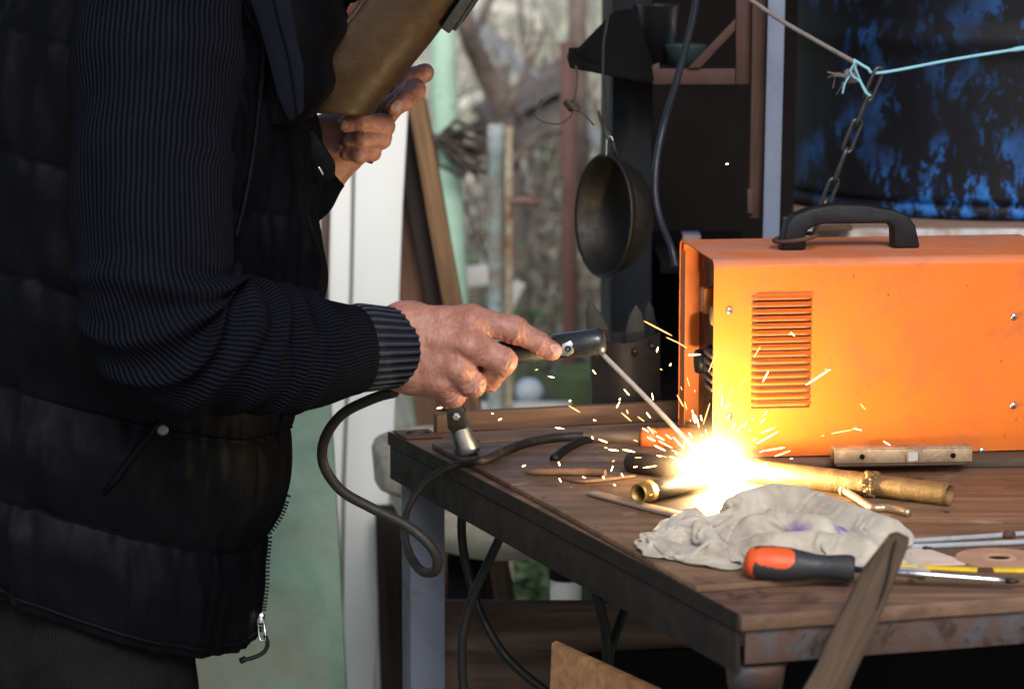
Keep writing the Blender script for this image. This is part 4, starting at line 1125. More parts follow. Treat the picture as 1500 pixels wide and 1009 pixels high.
# ------------------------------------------------------------------ screwdriver
s0 = PZ(1089, 822, TZ + .0185); s1 = PZ(1252, 832, TZ + .0145)
ax_ = s1 - s0; Ls = ax_.length
up_ = Vector((0, -.75, .66))
Msd = frame(s0, ax_, up_)
sd_t = thing("screwdriver", "orange and black gripped screwdriver with a long bright shaft", "screwdriver", (s0 + s1) / 2 - Vector((0, 0, .018)))
ts = np.linspace(0, 1, 90)
rp_ = np.interp(ts, [0, .015, .05, .12, .25, .40, .52, .64, .74, .84, .93, .985, 1.0], [.001, .009, .0148, .0176, .0185, .0180, .0155, .0128, .0120, .0132, .0142, .0135, .0115])
for _ in range(3): rp_[1:-1] = (rp_[:-2] + 2 * rp_[1:-1] + rp_[2:]) / 4
nS = 112
def grip_mi(i, k):
    t_ = ts[i]; th = 2 * math.pi * k / nS               # local y=cos, z=sin; z faces the viewer side
    dth = (th - math.pi / 2 + math.pi) % (2 * math.pi) - math.pi
    if t_ < .10 + .02 * math.cos(dth * 3): return 1
    e_ = ((t_ - .27) / .19) ** 2 + ((abs(dth) - .1) / (.72 + .12 * math.cos(t_ * 14))) ** 2
    dth2 = (dth + math.pi + math.pi) % (2 * math.pi) - math.pi
    e2 = ((t_ - .27) / .19) ** 2 + (dth2 / .75) ** 2
    return 1 if e_ < 1 or e2 < 1 else 0
b = MB(); b.lathe(list(zip(ts * Ls, rp_)) + [(Ls, .0005)], Msd, nS, mifn=lambda i, k: grip_mi(min(i, 89), k))
M_sdb = paint("black_soft_grip", (.022, .024, .028), .55, dirt=(.05, .05, .05), scale=24, bumpk=.3)
M_sdo = paint("orange_soft_grip", (.72, .085, .012), .5, dirt=(.42, .07, .02), dirt_amt=(.55, .85), scale=18, bumpk=.2)
b.build("handle", [M_sdb, M_sdo], sd_t, smooth=True)
b = MB()
for k in range(8):
    x = Ls * (.80 + .022 * k); r_ = float(np.interp(x / Ls, ts, rp_))
    b.tube([Msd @ Vector((x, math.sin(a) * (r_ + .0002), math.cos(a) * (r_ + .0002))) for a in np.linspace(-.55, .55, 9)], .0007, 5)
b.build("grip_ridge", paint("grip_ridge", (.05, .045, .045), .5), sd_t, smooth=True)
e_ = PZ(1474, 850, TZ + .0036); s2 = PZ(1250, 833, TZ + .0125)
b = MB(); b.tube([s2, s2.lerp(e_, .5), s2.lerp(e_, .93), e_], [.0033, .0033, .0033, .0026], 14); b.build("shaft", M_steel_bright, sd_t, smooth=True)
d_ = (e_ - s2).normalized(); b = MB(); b.tube([e_, e_ + d_ * .008, e_ + d_ * .014], [.0034, .0026, .0008], 10); b.build("tip", M_steel_dark, sd_t, smooth=True)

# ------------------------------------------------------------------ clamp at the back corner
cz = T + .001
c_ = PZ(688, 672, cz)
Ycl = c_.y
gc = thing("earth_clamp", "worn steel clamp foot bolted to a dark bracket under the fist", "clamp", c_)
b = MB(); pA_, pB_ = PY(672, 622, Ycl), PY(686, 664, Ycl)
M_ = frame(pA_, pB_ - pA_); L_ = (pB_ - pA_).length
b.lathe([(-.006, .001), (-.006, .0125), (0, .0135), (L_ * .5, .0155), (L_ * .9, .0175), (L_, .0165), (L_, .001)], M_, 28); b.build("barrel", paint("clamp_chrome", (.30, .30, .31), .38, dirt=(.10, .09, .08), metal=.9, scale=30), gc, smooth=True)
b = MB(); b.prism([PY(653, 592, Ycl - .014), PY(676, 592, Ycl - .014), PY(682, 604, Ycl - .014), PY(684, 627, Ycl - .014), PY(664, 634, Ycl - .014), PY(656, 628, Ycl - .014)], (0, .02, 0)); b.build("bracket", M_steel_dark, gc, bevel=.0015)
b = MB(); b.lathe([(0, .001), (0, .0065), (.002, .0065), (.004, .0045), (.004, .001)], frame(PY(668, 610, Ycl - .0145), (0, -1, 0)), 6); b.build("bolt", M_steel_worn, gc, bevel=.0004)
b = MB(); b.tube([PY(688, 664, Ycl), c_ + Vector((.004, 0, -.001))], [.009, .010], 16); b.build("pin", M_steel_dark, gc, smooth=True)

# ------------------------------------------------------------------ cables
cab = [PY(*p) for p in [(580, 574, 3.42), (548, 583, 3.44), (502, 606, 3.47), (476, 642, 3.49), (474, 680, 3.50), (500, 718, 3.50), (545, 744, 3.50), (590, 766, 3.49), (622, 790, 3.48), (640, 815, 3.48), (637, 836, 3.49), (618, 836, 3.52), (600, 812, 3.56), (592, 775, 3.60), (600, 740, 3.60), (622, 708, 3.60), (652, 687, 3.59), (676, 679, 3.585)]]
on = [PZ(u, v, T + z_) for u, v, z_ in [(708, 674, .013), (740, 660, .012), (775, 648, .012), (820, 641, .012), (870, 639, .012)]]
path = [Vector(p) for p in spline([tuple(p) for p in cab + on], 8)]
rad = np.interp(np.linspace(0, 1, len(path)), [0, .40, .55, .62, .78, .85, 1], [.0066, .0066, .0060, .0042, .0042, .0062, .0066])
tag(MB().tube(path, list(rad), 14).build("welding_cable", M_rubber_brown, smooth=True), "black rubber welding cable looping from the sleeve onto the bench", "cable")
br_ = [PZ(u, v, T + .010) for u, v in [(812, 672), (826, 660), (850, 648), (885, 641), (905, 640)]]
tag(MB().tube([Vector(p) for p in spline([tuple(p) for p in br_], 6)], .0062, 12).build("cable_tail", M_rubber, smooth=True), "short cable tail branching off beside the orange plug", "cable")
pl0, pl1 = PZ(868, 640, T + .014), PZ(1016, 644, T + .016)
M_ = frame(pl0, pl1 - pl0); L_ = (pl1 - pl0).length
pg = thing("cable_plug", "orange cable plug with a brown rubber sleeve at the back of the bench", "plug", (pl0 + pl1) / 2 - Vector((0, 0, .012)))
MB().lathe([(-.012, .0068), (0, .0075), (.02, .0095), (L_ * .5, .0100), (L_ * .5, .001)], M_, 22).build("sleeve", paint("brown_sleeve", (.10, .06, .035), .5, scale=20), pg, smooth=True)
MB().lathe([(L_ * .49, .001), (L_ * .49, .0135), (L_ * .52, .0145), (L_ * .62, .0142), (L_ * .64, .0128), (L_ * .66, .0142), (L_ * .86, .0158), (L_ * .98, .0150), (L_, .012), (L_, .001)], M_, 28).build("grip", paint("orange_plug", (.62, .13, .02), .5, dirt=(.28, .08, .03), scale=24), pg, smooth=True)
def undercable(name, pts, r, lab):
    return tag(MB().tube(pxpath(pts, 8), r, 12).build(name, M_rubber, smooth=True), lab, "cable", "cables hanging under the bench")
undercable("hanging_cable", [(684, 700, 3.74), (677, 750, 3.74), (678, 800, 3.73), (692, 862, 3.72), (712, 915, 3.7), (745, 965, 3.68), (800, 1012, 3.66), (870, 1060, 3.64)], .0062, "thick cable curving right towards the plywood offcut")
undercable("hanging_cable", [(752, 742, 3.6), (738, 775, 3.6), (712, 830, 3.61), (690, 880, 3.62), (678, 930, 3.62), (677, 985, 3.62), (684, 1060, 3.62)], .0063, "thick cable crossing over the other and dropping straight down")
undercable("hanging_cable", [(852, 805, 3.45), (866, 840, 3.45), (878, 885, 3.44), (887, 925, 3.44), (890, 975, 3.44)], .0065, "cable dropping behind the bench edge, meeting another at the plank")
undercable("hanging_cable", [(938, 838, 3.5), (925, 870, 3.5), (908, 910, 3.48), (895, 950, 3.46), (890, 1000, 3.46)], .0060, "cable slanting left to meet another at the plank top")
# ================================================================== RAG (sheet settled over low lumps)
def settle_rag():
    r = np.random.default_rng(11)
    nx, ny = 104, 84
    W_, H_ = .47, .40                                  # rest size of the cloth
    c0 = np.array(PZ(1146, 786, TZ))
    X, Yg = np.meshgrid(np.linspace(-.5, .5, nx), np.linspace(-.5, .5, ny))
    rest = np.stack([X * W_, Yg * H_], -1)
    a = math.radians(-8); 
    def P2(u, v): p = PZ(u, v, TZ); return np.array([p.x, p.y])
    # ridge skeleton: polyline (photo pixel on the table plane), height, half width
    ridges = [([(990, 797), (1030, 782), (1075, 776)], .018, .022), ([(1085, 772), (1130, 760), (1180, 764)], .044, .022),
              ([(1180, 764), (1230, 775), (1300, 800)], .034, .026), ([(1100, 790), (1150, 786), (1205, 792)], .030, .022),
              ([(1110, 815), (1190, 812), (1270, 822)], .027, .020), ([(1010, 770), (1030, 805), (1045, 822)], .022, .016),
              ([(960, 806), (1000, 812), (1045, 826)], .010, .020)]
    segs = []
    for pl, h, wdt in ridges:
        q_ = [P2(*p) for p in pl]
        for s_ in range(len(q_) - 1): segs.append((q_[s_], q_[s_ + 1], h, wdt))
    def Hf(xy):
        out = np.zeros(xy.shape[0])
        for A, B, h, wdt in segs:
            ab = B - A; t_ = np.clip(((xy - A) @ ab) / (ab @ ab), 0, 1)
            d = np.linalg.norm(xy - (A + t_[:, None] * ab), axis=1)
            out = np.maximum(out, h * np.exp(-(d / wdt) ** 2 * 1.3))
        return out
    # start: footprint outline squeezed by 25 percent with ripples
    u_, v_ = X + .5, Yg + .5                           # v=0 near, 1 far
    near = [(958, 808), (1002, 822), (1045, 831), (1095, 822), (1180, 826), (1270, 834), (1332, 836)]
    far = [(985, 782), (1015, 764), (1060, 757), (1130, 742), (1200, 744), (1270, 762), (1322, 792)]
    nn = np.array([P2(*p) for p in near]); ff = np.array([P2(*p) for p in far]); tt = np.linspace(0, 1, 7)
    N_ = np.stack([np.interp(u_, tt, nn[:, k]) for k in range(2)], -1); F_ = np.stack([np.interp(u_, tt, ff[:, k]) for k in range(2)], -1)
    xy = N_ + (F_ - N_) * v_[..., None]
    rip = .024 * np.sin(u_ * 17 + 3.1 * np.sin(v_ * 5)) + .020 * np.sin(v_ * 15 + 2.5 * np.sin(u_ * 7 + 1)) + .012 * np.sin(u_ * 31 - v_ * 22)
    pos = np.concatenate([xy, (TZ + .02 + Hf(xy.reshape(-1, 2)).reshape(ny, nx) + np.abs(rip))[..., None]], -1)
    pos[..., 2] += .004 * np.abs(np.sin(u_ * 40 + v_ * 9))
    pos[..., :2] += r.normal(size=(ny, nx, 2)) * .0004
    prev = pos.copy()
    def rest_len(ax, st): return (W_ / (nx - 1) if ax == 1 else H_ / (ny - 1)) * st
    def con(sl1, sl2, L, k):
        d = pos[sl2] - pos[sl1]; l = np.linalg.norm(d, axis=-1, keepdims=True) + 1e-9
        corr = d * ((l - L) / l * .5 * k)
        pos[sl1] += corr; pos[sl2] -= corr
    S = slice
    dg = math.hypot(W_ / (nx - 1), H_ / (ny - 1))
    for it in range(170):
        vel = (pos - prev) * .93; prev = pos.copy()
        pos = pos + vel; pos[..., 2] -= .00022
        for _ in range(5):
            for o in (0, 1):
                m = (nx - o) // 2 * 2
                con((S(None), S(o, o + m, 2)), (S(None), S(o + 1, o + m, 2)), rest_len(1, 1), 1)
                m = (ny - o) // 2 * 2
                con((S(o, o + m, 2),), (S(o + 1, o + m, 2),), rest_len(0, 1), 1)
            for o in (0, 1):
                m = (ny - o) // 2 * 2
                con((S(o, o + m, 2), S(None, -1)), (S(o + 1, o + m, 2), S(1, None)), dg, .25)
                con((S(o, o + m, 2), S(1, None)), (S(o + 1, o + m, 2), S(None, -1)), dg, .25)
            st = 4
            for o in range(0, 2 * st, 1):
                if o % st == 0 or it % 2:
                    i0 = np.arange(o, nx - st, 2 * st); con((S(None), i0), (S(None), i0 + st), rest_len(1, st) * .97, .035)
                    j0 = np.arange(o, ny - st, 2 * st); con((j0,), (j0 + st,), rest_len(0, st) * .97, .035)
        fl = TZ + .0012 + Hf(pos[..., :2].reshape(-1, 2)).reshape(ny, nx) * .92
        pen = pos[..., 2] < fl
        pos[..., 2] = np.where(pen, fl, pos[..., 2])
        prev[pen] = pos[pen] + (prev[pen] - pos[pen]) * 0
    return pos, nx, ny
pos, nx, ny = settle_rag()
m = Mat("stained_cotton")
wv = lambda sc: m.map((sc, sc, sc), m.uv)
tc = _n(m.nt, "ShaderNodeTexWave"); tc.inputs['Scale'].default_value = 95; tc.inputs['Distortion'].default_value = 1.2; tc.inputs['Detail'].default_value = 2; m.L(m.map((1, 1, 1), m.uv), tc.inputs[0])
tc2 = _n(m.nt, "ShaderNodeTexWave"); tc2.bands_direction = 'Y'; tc2.inputs['Scale'].default_value = 80; tc2.inputs['Distortion'].default_value = 1.2; tc2.inputs['Detail'].default_value = 2; m.L(m.map((1, 1, 1), m.uv), tc2.inputs[0])
n1 = m.noise(22, 7, .65, .3); weave = m.math('ADD', tc.outputs[1], tc2.outputs[1])
col = m.ramp(n1, [(.28, srgb(138, 126, 110)), (.5, srgb(184, 172, 154)), (.75, srgb(208, 198, 182))])
st_ = m.noise(40, 6, .6, .3, loc=(3, 3, 1))
msk = None
for (u, v, z, rad) in ((1150, 742, .03, .030), (1168, 770, .02, .02), (1236, 770, .02, .016), (1085, 775, .02, .016)):
    p = PZ(u, v, TZ + z)
    sub = _n(m.nt, "ShaderNodeVectorMath", operation='DISTANCE'); g = _n(m.nt, "ShaderNodeNewGeometry")
    m.L(g.outputs['Position'], sub.inputs[0]); sub.inputs[1].default_value = p
    f_ = m.ramp(m.math('DIVIDE', sub.outputs['Value'], rad), [(.4, 1.), (1., 0.)])
    msk = f_ if msk is None else m.math('MAXIMUM', msk, f_)
pur = m.math('MULTIPLY', msk, m.ramp(st_, [(.40, 0.), (.50, .95)]))
col = m.mix(pur, col, srgb(112, 82, 142))
gry = m.noise(9, 6, .6, .4, loc=(8, 1, 1)); col = m.mix(m.ramp(gry, [(.55, 0.), (.8, .6)]), col, srgb(120, 108, 98))
m.set(Base_Color=m.mix(m.math('MULTIPLY', weave, .12), col, srgb(130, 118, 104)), Roughness=.9, Specular_IOR_Level=.15, Sheen_Weight=.25)
m.bump(weave, .35, .0006); m.bump(m.noise(90, 4, .6), .3, .001)
me = bpy.data.meshes.new("rag")
me.from_pydata(pos.reshape(-1, 3).tolist(), [], [(j * nx + i, j * nx + i + 1, (j + 1) * nx + i + 1, (j + 1) * nx + i) for j in range(ny - 1) for i in range(nx - 1)])
uvl = me.uv_layers.new(name="UVMap"); li = np.empty(len(me.loops), int); me.loops.foreach_get('vertex_index', li)
uvs = np.stack([li % nx / (nx - 1) * .37 * 2.6, li // nx / (ny - 1) * .30 * 2.6], -1); uvl.data.foreach_set('uv', uvs.ravel().astype(np.float32))
me.polygons.foreach_set('use_smooth', [True] * len(me.polygons))
rag = link("rag", me, m.m)
md = rag.modifiers.new("thick", 'SOLIDIFY'); md.thickness = .0011; md.offset = 1
md = rag.modifiers.new("soft", 'SUBSURF'); md.levels = 1; md.render_levels = 1
tag(rag, "crumpled off white cotton rag with faded purple stains", "rag")

# ================================================================== ARC AND SPARKS
arc = thing("welding_arc", "blinding white welding arc at the tip of the electrode", "welding arc", ARC)
bm = bmesh.new(); bmesh.ops.create_icosphere(bm, subdivisions=3, radius=.012)
for q_ in bm.verts: q_.co = q_.co * (1 + .3 * mnoise.noise(q_.co * 180)) + ARC
me = bpy.data.meshes.new("core"); bm.to_mesh(me); bm.free()
link("core", me, emis("arc_core", (1.0, .78, .40), 2000.0), arc)
# added glow round the core: an emitting volume standing in for the arc's glare
m = bpy.data.materials.new("arc_glare"); m.use_nodes = True
nt = m.node_tree; nt.nodes.remove(nt.nodes["Principled BSDF"])
g = _n(nt, "ShaderNodeNewGeometry"); ds_ = _n(nt, "ShaderNodeVectorMath", operation='DISTANCE'); ds_.inputs[1].default_value = ARC
nz = _n(nt, "ShaderNodeTexNoise"); nz.inputs['Scale'].default_value = 26; nz.inputs['Detail'].default_value = 4
nt.links.new(g.outputs['Position'], ds_.inputs[0]); nt.links.new(g.outputs['Position'], nz.inputs['Vector'])
def mt_(op, a, b_):
    k = _n(nt, "ShaderNodeMath", operation=op)
    for s_, v_ in ((k.inputs[0], a), (k.inputs[1], b_)):
        if hasattr(v_, 'is_linked'): nt.links.new(v_, s_)
        else: s_.default_value = v_
    return k.outputs[0]
rr_ = mt_('DIVIDE', ds_.outputs['Value'], mt_('ADD', .0115, mt_('MULTIPLY', nz.outputs[0], .024)))
fall = mt_('POWER', 2.71828, mt_('MULTIPLY', mt_('POWER', rr_, 1.75), -1.0))
em = _n(nt, "ShaderNodeEmission"); em.inputs[0].default_value = (1.0, .56, .20, 1)
nt.links.new(mt_('MULTIPLY', fall, 620.0), em.inputs[1])
nt.links.new(em.outputs[0], nt.nodes["Material Output"].inputs['Volume'])
m.cycles.emission_sampling = 'NONE' if hasattr(m.cycles, 'emission_sampling') else m.cycles.emission_sampling
bm = bmesh.new(); bmesh.ops.create_icosphere(bm, subdivisions=3, radius=.13)
for q_ in bm.verts: q_.co += ARC
me = bpy.data.meshes.new("flare"); bm.to_mesh(me); bm.free()
link("flare", me, m, arc)

M_spark = emis("spark_glow", (1.0, .55, .2), 14.0)
M_spark.cycles.emission_sampling = 'NONE'
b = MB(); b.lathe([(-.5, .04), (-.44, .34), (-.1, .5), (.3, .42), (.46, .22), (.5, .02)], Matrix.Identity(4), 8)
me = bpy.data.meshes.new("spark"); me.from_pydata(b.v, [], b.f); me.materials.append(M_spark)
me.polygons.foreach_set('use_smooth', [True] * len(me.polygons))
M_dim = emis('spark_cooling', (1.0, .42, .12), 3.2); M_dim.cycles.emission_sampling = 'NONE'
me2 = me.copy(); me2.materials.clear(); me2.materials.append(M_dim)
def spark(u0, v0, u1, v1, Y, th=2.4):
    p, e = PY(u0, v0, Y), PY(u1, v1, Y)
    o = bpy.data.objects.new("spark", me if random.random() < .65 else me2); COL.objects.link(o)
    M_ = frame((p + e) / 2, e - p); L_ = max((e - p).length, px(3, Y)); r_ = px(th, Y)
    o.matrix_basis = M_ @ Matrix.Diagonal((L_, r_, r_, 1))
    tag(o, "glowing orange spark flying off the welding arc", "spark", "sparks flying from the welding arc")
seen = [(803, 551, 812, 553), (784, 542, 788, 541), (833, 594, 850, 604), (834, 588, 836, 586), (868, 542, 873, 548), (869, 615, 873, 616), (813, 626, 826, 628), (640, 598, 651, 596), (799, 748, 806, 740),
        (818, 676, 820, 682), (765, 683, 770, 681), (867, 639, 869, 643), (877, 643, 890, 648), (891, 658, 906, 660), (912, 658, 930, 662), (910, 604, 925, 617), (934, 610, 944, 617), (947, 604, 953, 612),
        (903, 597, 908, 588), (907, 586, 909, 583), (949, 625, 958, 635), (943, 470, 985, 492), (976, 494, 998, 504), (990, 500, 1007, 510), (1008, 520, 1026, 519), (962, 516, 964, 508), (967, 540, 970, 542),
        (981, 536, 983, 532), (955, 576, 957, 586), (914, 570, 922, 579), (1158, 487, 1164, 492), (1104, 524, 1114, 507), (1080, 568, 1094, 553), (1180, 564, 1216, 541), (1208, 541, 1217, 543), (1038, 545, 1050, 514),
        (1050, 580, 1060, 560), (1115, 634, 1135, 626), (1108, 650, 1140, 632), (1217, 635, 1250, 629), (1250, 627, 1262, 630), (1294, 646, 1304, 652), (1260, 591, 1268, 600), (1000, 660, 1004, 640), (1030, 622, 1040, 590),
        (1021, 612, 1024, 626), (1014, 600, 1017, 618), (1003, 588, 1006, 600), (1060, 600, 1070, 590), (1075, 640, 1090, 630), (1120, 660, 1150, 655), (1135, 668, 1158, 660), (1063, 241, 1067, 240), (895, 690, 898, 682),
        (910, 693, 913, 698), (853, 698, 858, 700), (819, 700, 822, 706), (836, 714, 841, 716), (801, 712, 804, 716), (883, 697, 885, 701), (899, 709, 902, 711), (850, 706, 852, 712), (947, 738, 952, 741), (935, 730, 938, 726),
        (930, 670, 940, 670), (928, 684, 934, 683), (942, 685, 962, 682), (918, 600, 920, 606), (730, 615, 735, 613), (885, 655, 890, 656), (958, 652, 975, 660), (965, 646, 985, 656), (1002, 676, 980, 668),
        (1004, 683, 985, 680), (996, 694, 978, 698), (986, 640, 1000, 655), (948, 640, 960, 646), (1155, 490, 1160, 488), (720, 605, 723, 606), (897, 676, 900, 674), (746, 541, 750, 543), (1264, 724, 1266, 726)]
for s_ in seen:
    spark(*s_, Y=ARC.y + random.uniform(-.05, .05), th=random.uniform(1.3, 2.2))
for k in range(75):
    az = random.uniform(0, 6.283); el = random.uniform(-.15, 1.35)
    d_ = Vector((math.cos(az) * math.cos(el) , math.sin(az) * math.cos(el) , math.sin(el)))
    if d_.x > .2 and random.random() < .35: d_.x *= -1
    r0 = .035 + .13 * random.random() ** 1.7; ll = random.uniform(.003, .016)
    p = ARC + d_ * r0; p.z -= 1.2 * r0 * r0
    if p.z < TZ + .004: continue
    o = bpy.data.objects.new("spark", me if random.random() < .6 else me2); COL.objects.link(o)
    r_ = random.uniform(.0007, .0015)
    o.matrix_basis = frame(p, d_ + Vector((0, 0, -.3 * r0 * 4))) @ Matrix.Diagonal((ll, r_, r_, 1))
    tag(o, "glowing orange spark flying off the welding arc", "spark", "sparks flying from the welding arc")
# ================================================================== SIGNED DISTANCE MODELLING
def cap(a, b, ra, rb):
    a, b = np.array(a, float), np.array(b, float); ab = b - a; l2 = ab @ ab + 1e-12
    def f(p):
        t = np.clip(((p - a) @ ab) / l2, 0, 1)
        return np.linalg.norm(p - a - t[:, None] * ab, axis=1) - (ra + (rb - ra) * t)
    return f
def ell(c, r, R=None):
    c, r = np.array(c, float), np.array(r, float)
    def f(p):
        q = p - c
        if R is not None: q = q @ np.array(R)
        k0 = np.linalg.norm(q / r, axis=1); k1 = np.linalg.norm(q / (r * r), axis=1) + 1e-9
        return k0 * (k0 - 1) / k1
    return f
def smin(a, b, k):
    h = np.clip(.5 + .5 * (b - a) / k, 0, 1)
    return b + (a - b) * h - k * h * (1 - h)
def chain_f(pts, rr, k=.004):
    fs = [cap(pts[i], pts[i + 1], rr[i], rr[i + 1]) for i in range(len(pts) - 1)]
    def f(p):
        d = fs[0](p)
        for g in fs[1:]: d = smin(d, g(p), k)
        return d
    return f
def surface_net(f, lo, hi, h):
    lo = np.array(lo, float); n = np.ceil((np.array(hi) - lo) / h).astype(int) + 1
    ax = [lo[k] + h * np.arange(n[k]) for k in range(3)]
    D = np.empty(n)
    for i in range(0, n[0], 8):
        g = np.stack(np.meshgrid(ax[0][i:i + 8], ax[1], ax[2], indexing='ij'), -1)
        D[i:i + 8] = f(g.reshape(-1, 3)).reshape(g.shape[:3])
    s = D < 0
    c = [D[x:n[0] - 1 + x, y:n[1] - 1 + y, z:n[2] - 1 + z] for x in (0, 1) for y in (0, 1) for z in (0, 1)]
    offs = np.array([(x, y, z) for x in (0, 1) for y in (0, 1) for z in (0, 1)], float)
    inside = np.stack([q < 0 for q in c], -1); mixd = inside.any(-1) & ~inside.all(-1)
    idx = -np.ones(mixd.shape, int); cells = np.argwhere(mixd); idx[mixd] = np.arange(len(cells))
    vals = np.stack([q[mixd] for q in c], -1)
    acc = np.zeros((len(cells), 3)); cnt = np.zeros(len(cells))
    for a in range(8):
        for b_ in range(a + 1, 8):
            if np.abs(offs[a] - offs[b_]).sum() != 1: continue
            va, vb = vals[:, a], vals[:, b_]; cr = (va < 0) != (vb < 0)
            t = np.where(cr, va / (va - vb + 1e-15), 0)
            acc += np.where(cr[:, None], offs[a] + t[:, None] * (offs[b_] - offs[a]), 0); cnt += cr
    V = lo + (cells + acc / cnt[:, None]) * h
    Fs = []
    for k in range(3):
        sl0 = [slice(1, n[0] - 1), slice(1, n[1] - 1), slice(1, n[2] - 1)]; sl1 = list(sl0)
        sl0[k] = slice(0, n[k] - 1); sl1[k] = slice(1, n[k])
        a, b_ = s[tuple(sl0)], s[tuple(sl1)]
        e = np.argwhere(a != b_); flip = a[a != b_]
        for q in range(3):
            if q != k: e[:, q] += 1
        u_, v_ = [(1, 2), (2, 0), (0, 1)][k]
        def cell(du, dv):
            ee = e.copy(); ee[:, u_] -= du; ee[:, v_] -= dv
            return idx[ee[:, 0], ee[:, 1], ee[:, 2]]
        Q = np.stack([cell(1, 1), cell(0, 1), cell(0, 0), cell(1, 0)], -1)
        Q[~flip] = Q[~flip][:, ::-1]
        Fs.append(Q)
    return V, np.concatenate(Fs)

# ================================================================== PERSON
YB = 3.56                                     # depth of the torso's middle
# ---- right hand (joints as photo pixel + depth)
J = lambda *p: np.array(PY(*p))
RH = dict(W1=J(596, 480, 3.412), W2=J(598, 538, 3.416))
idx_ = [J(690, 469, 3.392), J(753, 483, 3.398), J(790, 503, 3.403), J(809, 514, 3.405)]
mid_ = [J(690, 504, 3.376), J(736, 529, 3.378), J(716, 556, 3.402), J(694, 548, 3.43)]
rng_ = [J(672, 538, 3.376), J(692, 562, 3.380), J(680, 566, 3.408), J(668, 548, 3.43)]
pnk_ = [J(650, 560, 3.390), J(664, 579, 3.392), J(654, 582, 3.415), J(646, 566, 3.432)]
thb_ = [J(628, 490, 3.440), J(672, 500, 3.462), J(712, 512, 3.468), J(745, 520, 3.462)]
palmR = [cap(RH['W1'], idx_[0], .026, .0165), cap(RH['W1'] * .5 + RH['W2'] * .5, mid_[0], .026, .0175), cap(RH['W2'], rng_[0], .024, .0165), cap(RH['W2'], pnk_[0], .023, .0150),
         cap(RH['W1'], thb_[0], .024, .018), cap(J(610, 552, 3.418), J(648, 566, 3.405), .018, .016)]
ELB = np.array(PY(262, 462, 3.21)); 
foreR = [cap(np.array(PY(470, 510, 3.33)), RH['W1'] * .5 + RH['W2'] * .5, .038, .029), cap(np.array(PY(520, 500, 3.36)), RH['W1'], .03, .025), cap(np.array(PY(520, 520, 3.365)), RH['W2'], .03, .024)]
fingR = [(idx_, [.0175, .0155, .0130, .0115]), (mid_, [.0175, .0160, .0138, .0115]), (rng_, [.0165, .0150, .0130, .011]), (pnk_, [.0152, .0134, .0115, .010]), (thb_, [.017, .0145, .013, .011])]
def tendon(a, b_, r, off=.0):
    a = np.array(a, float); b_ = np.array(b_, float); a = a + np.array([0, -off, 0]); b_ = b_ + np.array([0, -off, 0]); return cap(a, b_, r * .6, r)
tend = [tendon(RH['W1'] * .8 + idx_[0] * .2, idx_[0], .006, .0145), tendon(RH['W1'] * .5 + mid_[0] * .35 + RH['W2'] * .15, mid_[0], .006, .0158), tendon(RH['W2'] * .6 + rng_[0] * .4, rng_[0], .0055, .0148), tendon(RH['W2'] * .55 + pnk_[0] * .45, pnk_[0], .005, .0135)]
vein = [chain_f([J(612, 500, 3.372), J(632, 486, 3.366), J(655, 492, 3.364), J(672, 486, 3.366)], [.0013, .0015, .0015, .0012]), chain_f([J(622, 536, 3.372), J(642, 522, 3.366), J(662, 520, 3.363)], [.0012, .0014, .0012]), chain_f([J(655, 492, 3.364), J(664, 508, 3.362), J(676, 522, 3.362)], [.0012, .0012, .001])]
knR = [(idx_[0], .0085, .0118), (mid_[0], .0092, .0122), (rng_[0], .0085, .0112), (pnk_[0], .008, .0098)]
def hand_field(palm, fore, fingers, bumps, tends, veins, pip=True):
    F_f = []
    for pts, rr in fingers:
        prox = cap(pts[0], pts[1], rr[0], rr[1]); rest = chain_f(pts[1:], rr[1:], .003)
        kn = cap(pts[1], pts[1] + np.array([0, 0, 1e-4]), rr[1] * 1.02, rr[1] * 1.02); kn2 = cap(pts[2], pts[2] + np.array([0, 0, 1e-4]), rr[2] * 1.02, rr[2] * 1.02)
        F_f.append((prox, rest, kn, kn2))
    def f(p):
        d = palm[0](p)
        for g in palm[1:]: d = smin(d, g(p), .014)
        for g in fore: d = smin(d, g(p), .02)
        for c, r, o in bumps: d = smin(d, np.linalg.norm(p - (c + np.array([0, -o, 0])), axis=1) - r, .010)
        for g in tends: d = smin(d, g(p), .008)
        out = None
        for prox, rest, kn, kn2 in F_f:
            e = smin(prox(p), smin(kn(p), kn2(p), .002), .006)
            e = smin(e, rest(p), .0035)
            root = smin(d, prox(p), .011)
            e = np.minimum(root, e)
            out = e if out is None else smin(out, e, .0016)
        return out
    return f
handR = hand_field(palmR, foreR, fingR, knR, tend, vein)
# ---- left hand
wl = J(468, 243, 3.75)
Lidx = [J(560, 168, 3.775), J(606, 132, 3.745), J(592, 147, 3.712), J(579, 158, 3.700)]
Lmid = [J(532, 196, 3.765), J(561, 184, 3.728), J(530, 179, 3.702), J(507, 182, 3.702)]
Lrng = [J(526, 210, 3.762), J(557, 203, 3.726), J(531, 204, 3.703), J(512, 208, 3.710)]
Lpnk = [J(516, 224, 3.758), J(544, 222, 3.728), J(526, 226, 3.706), J(508, 226, 3.712)]
Lthb = [J(510, 190, 3.775), J(566, 148, 3.80), J(603, 116, 3.80), J(622, 107, 3.795)]
palmL = [cap(J(480, 196, 3.762), J(522, 194, 3.768), .026, .022), cap(wl, Lidx[0], .028, .016), cap(wl, Lmid[0], .028, .0165), cap(wl + np.array([0, 0, -.008]), Lrng[0], .026, .016), cap(wl + np.array([0, 0, -.012]), Lpnk[0], .024, .015), cap(wl, Lthb[0], .026, .02)]
foreL = [cap(J(390, 330, 3.74), wl, .036, .028)]
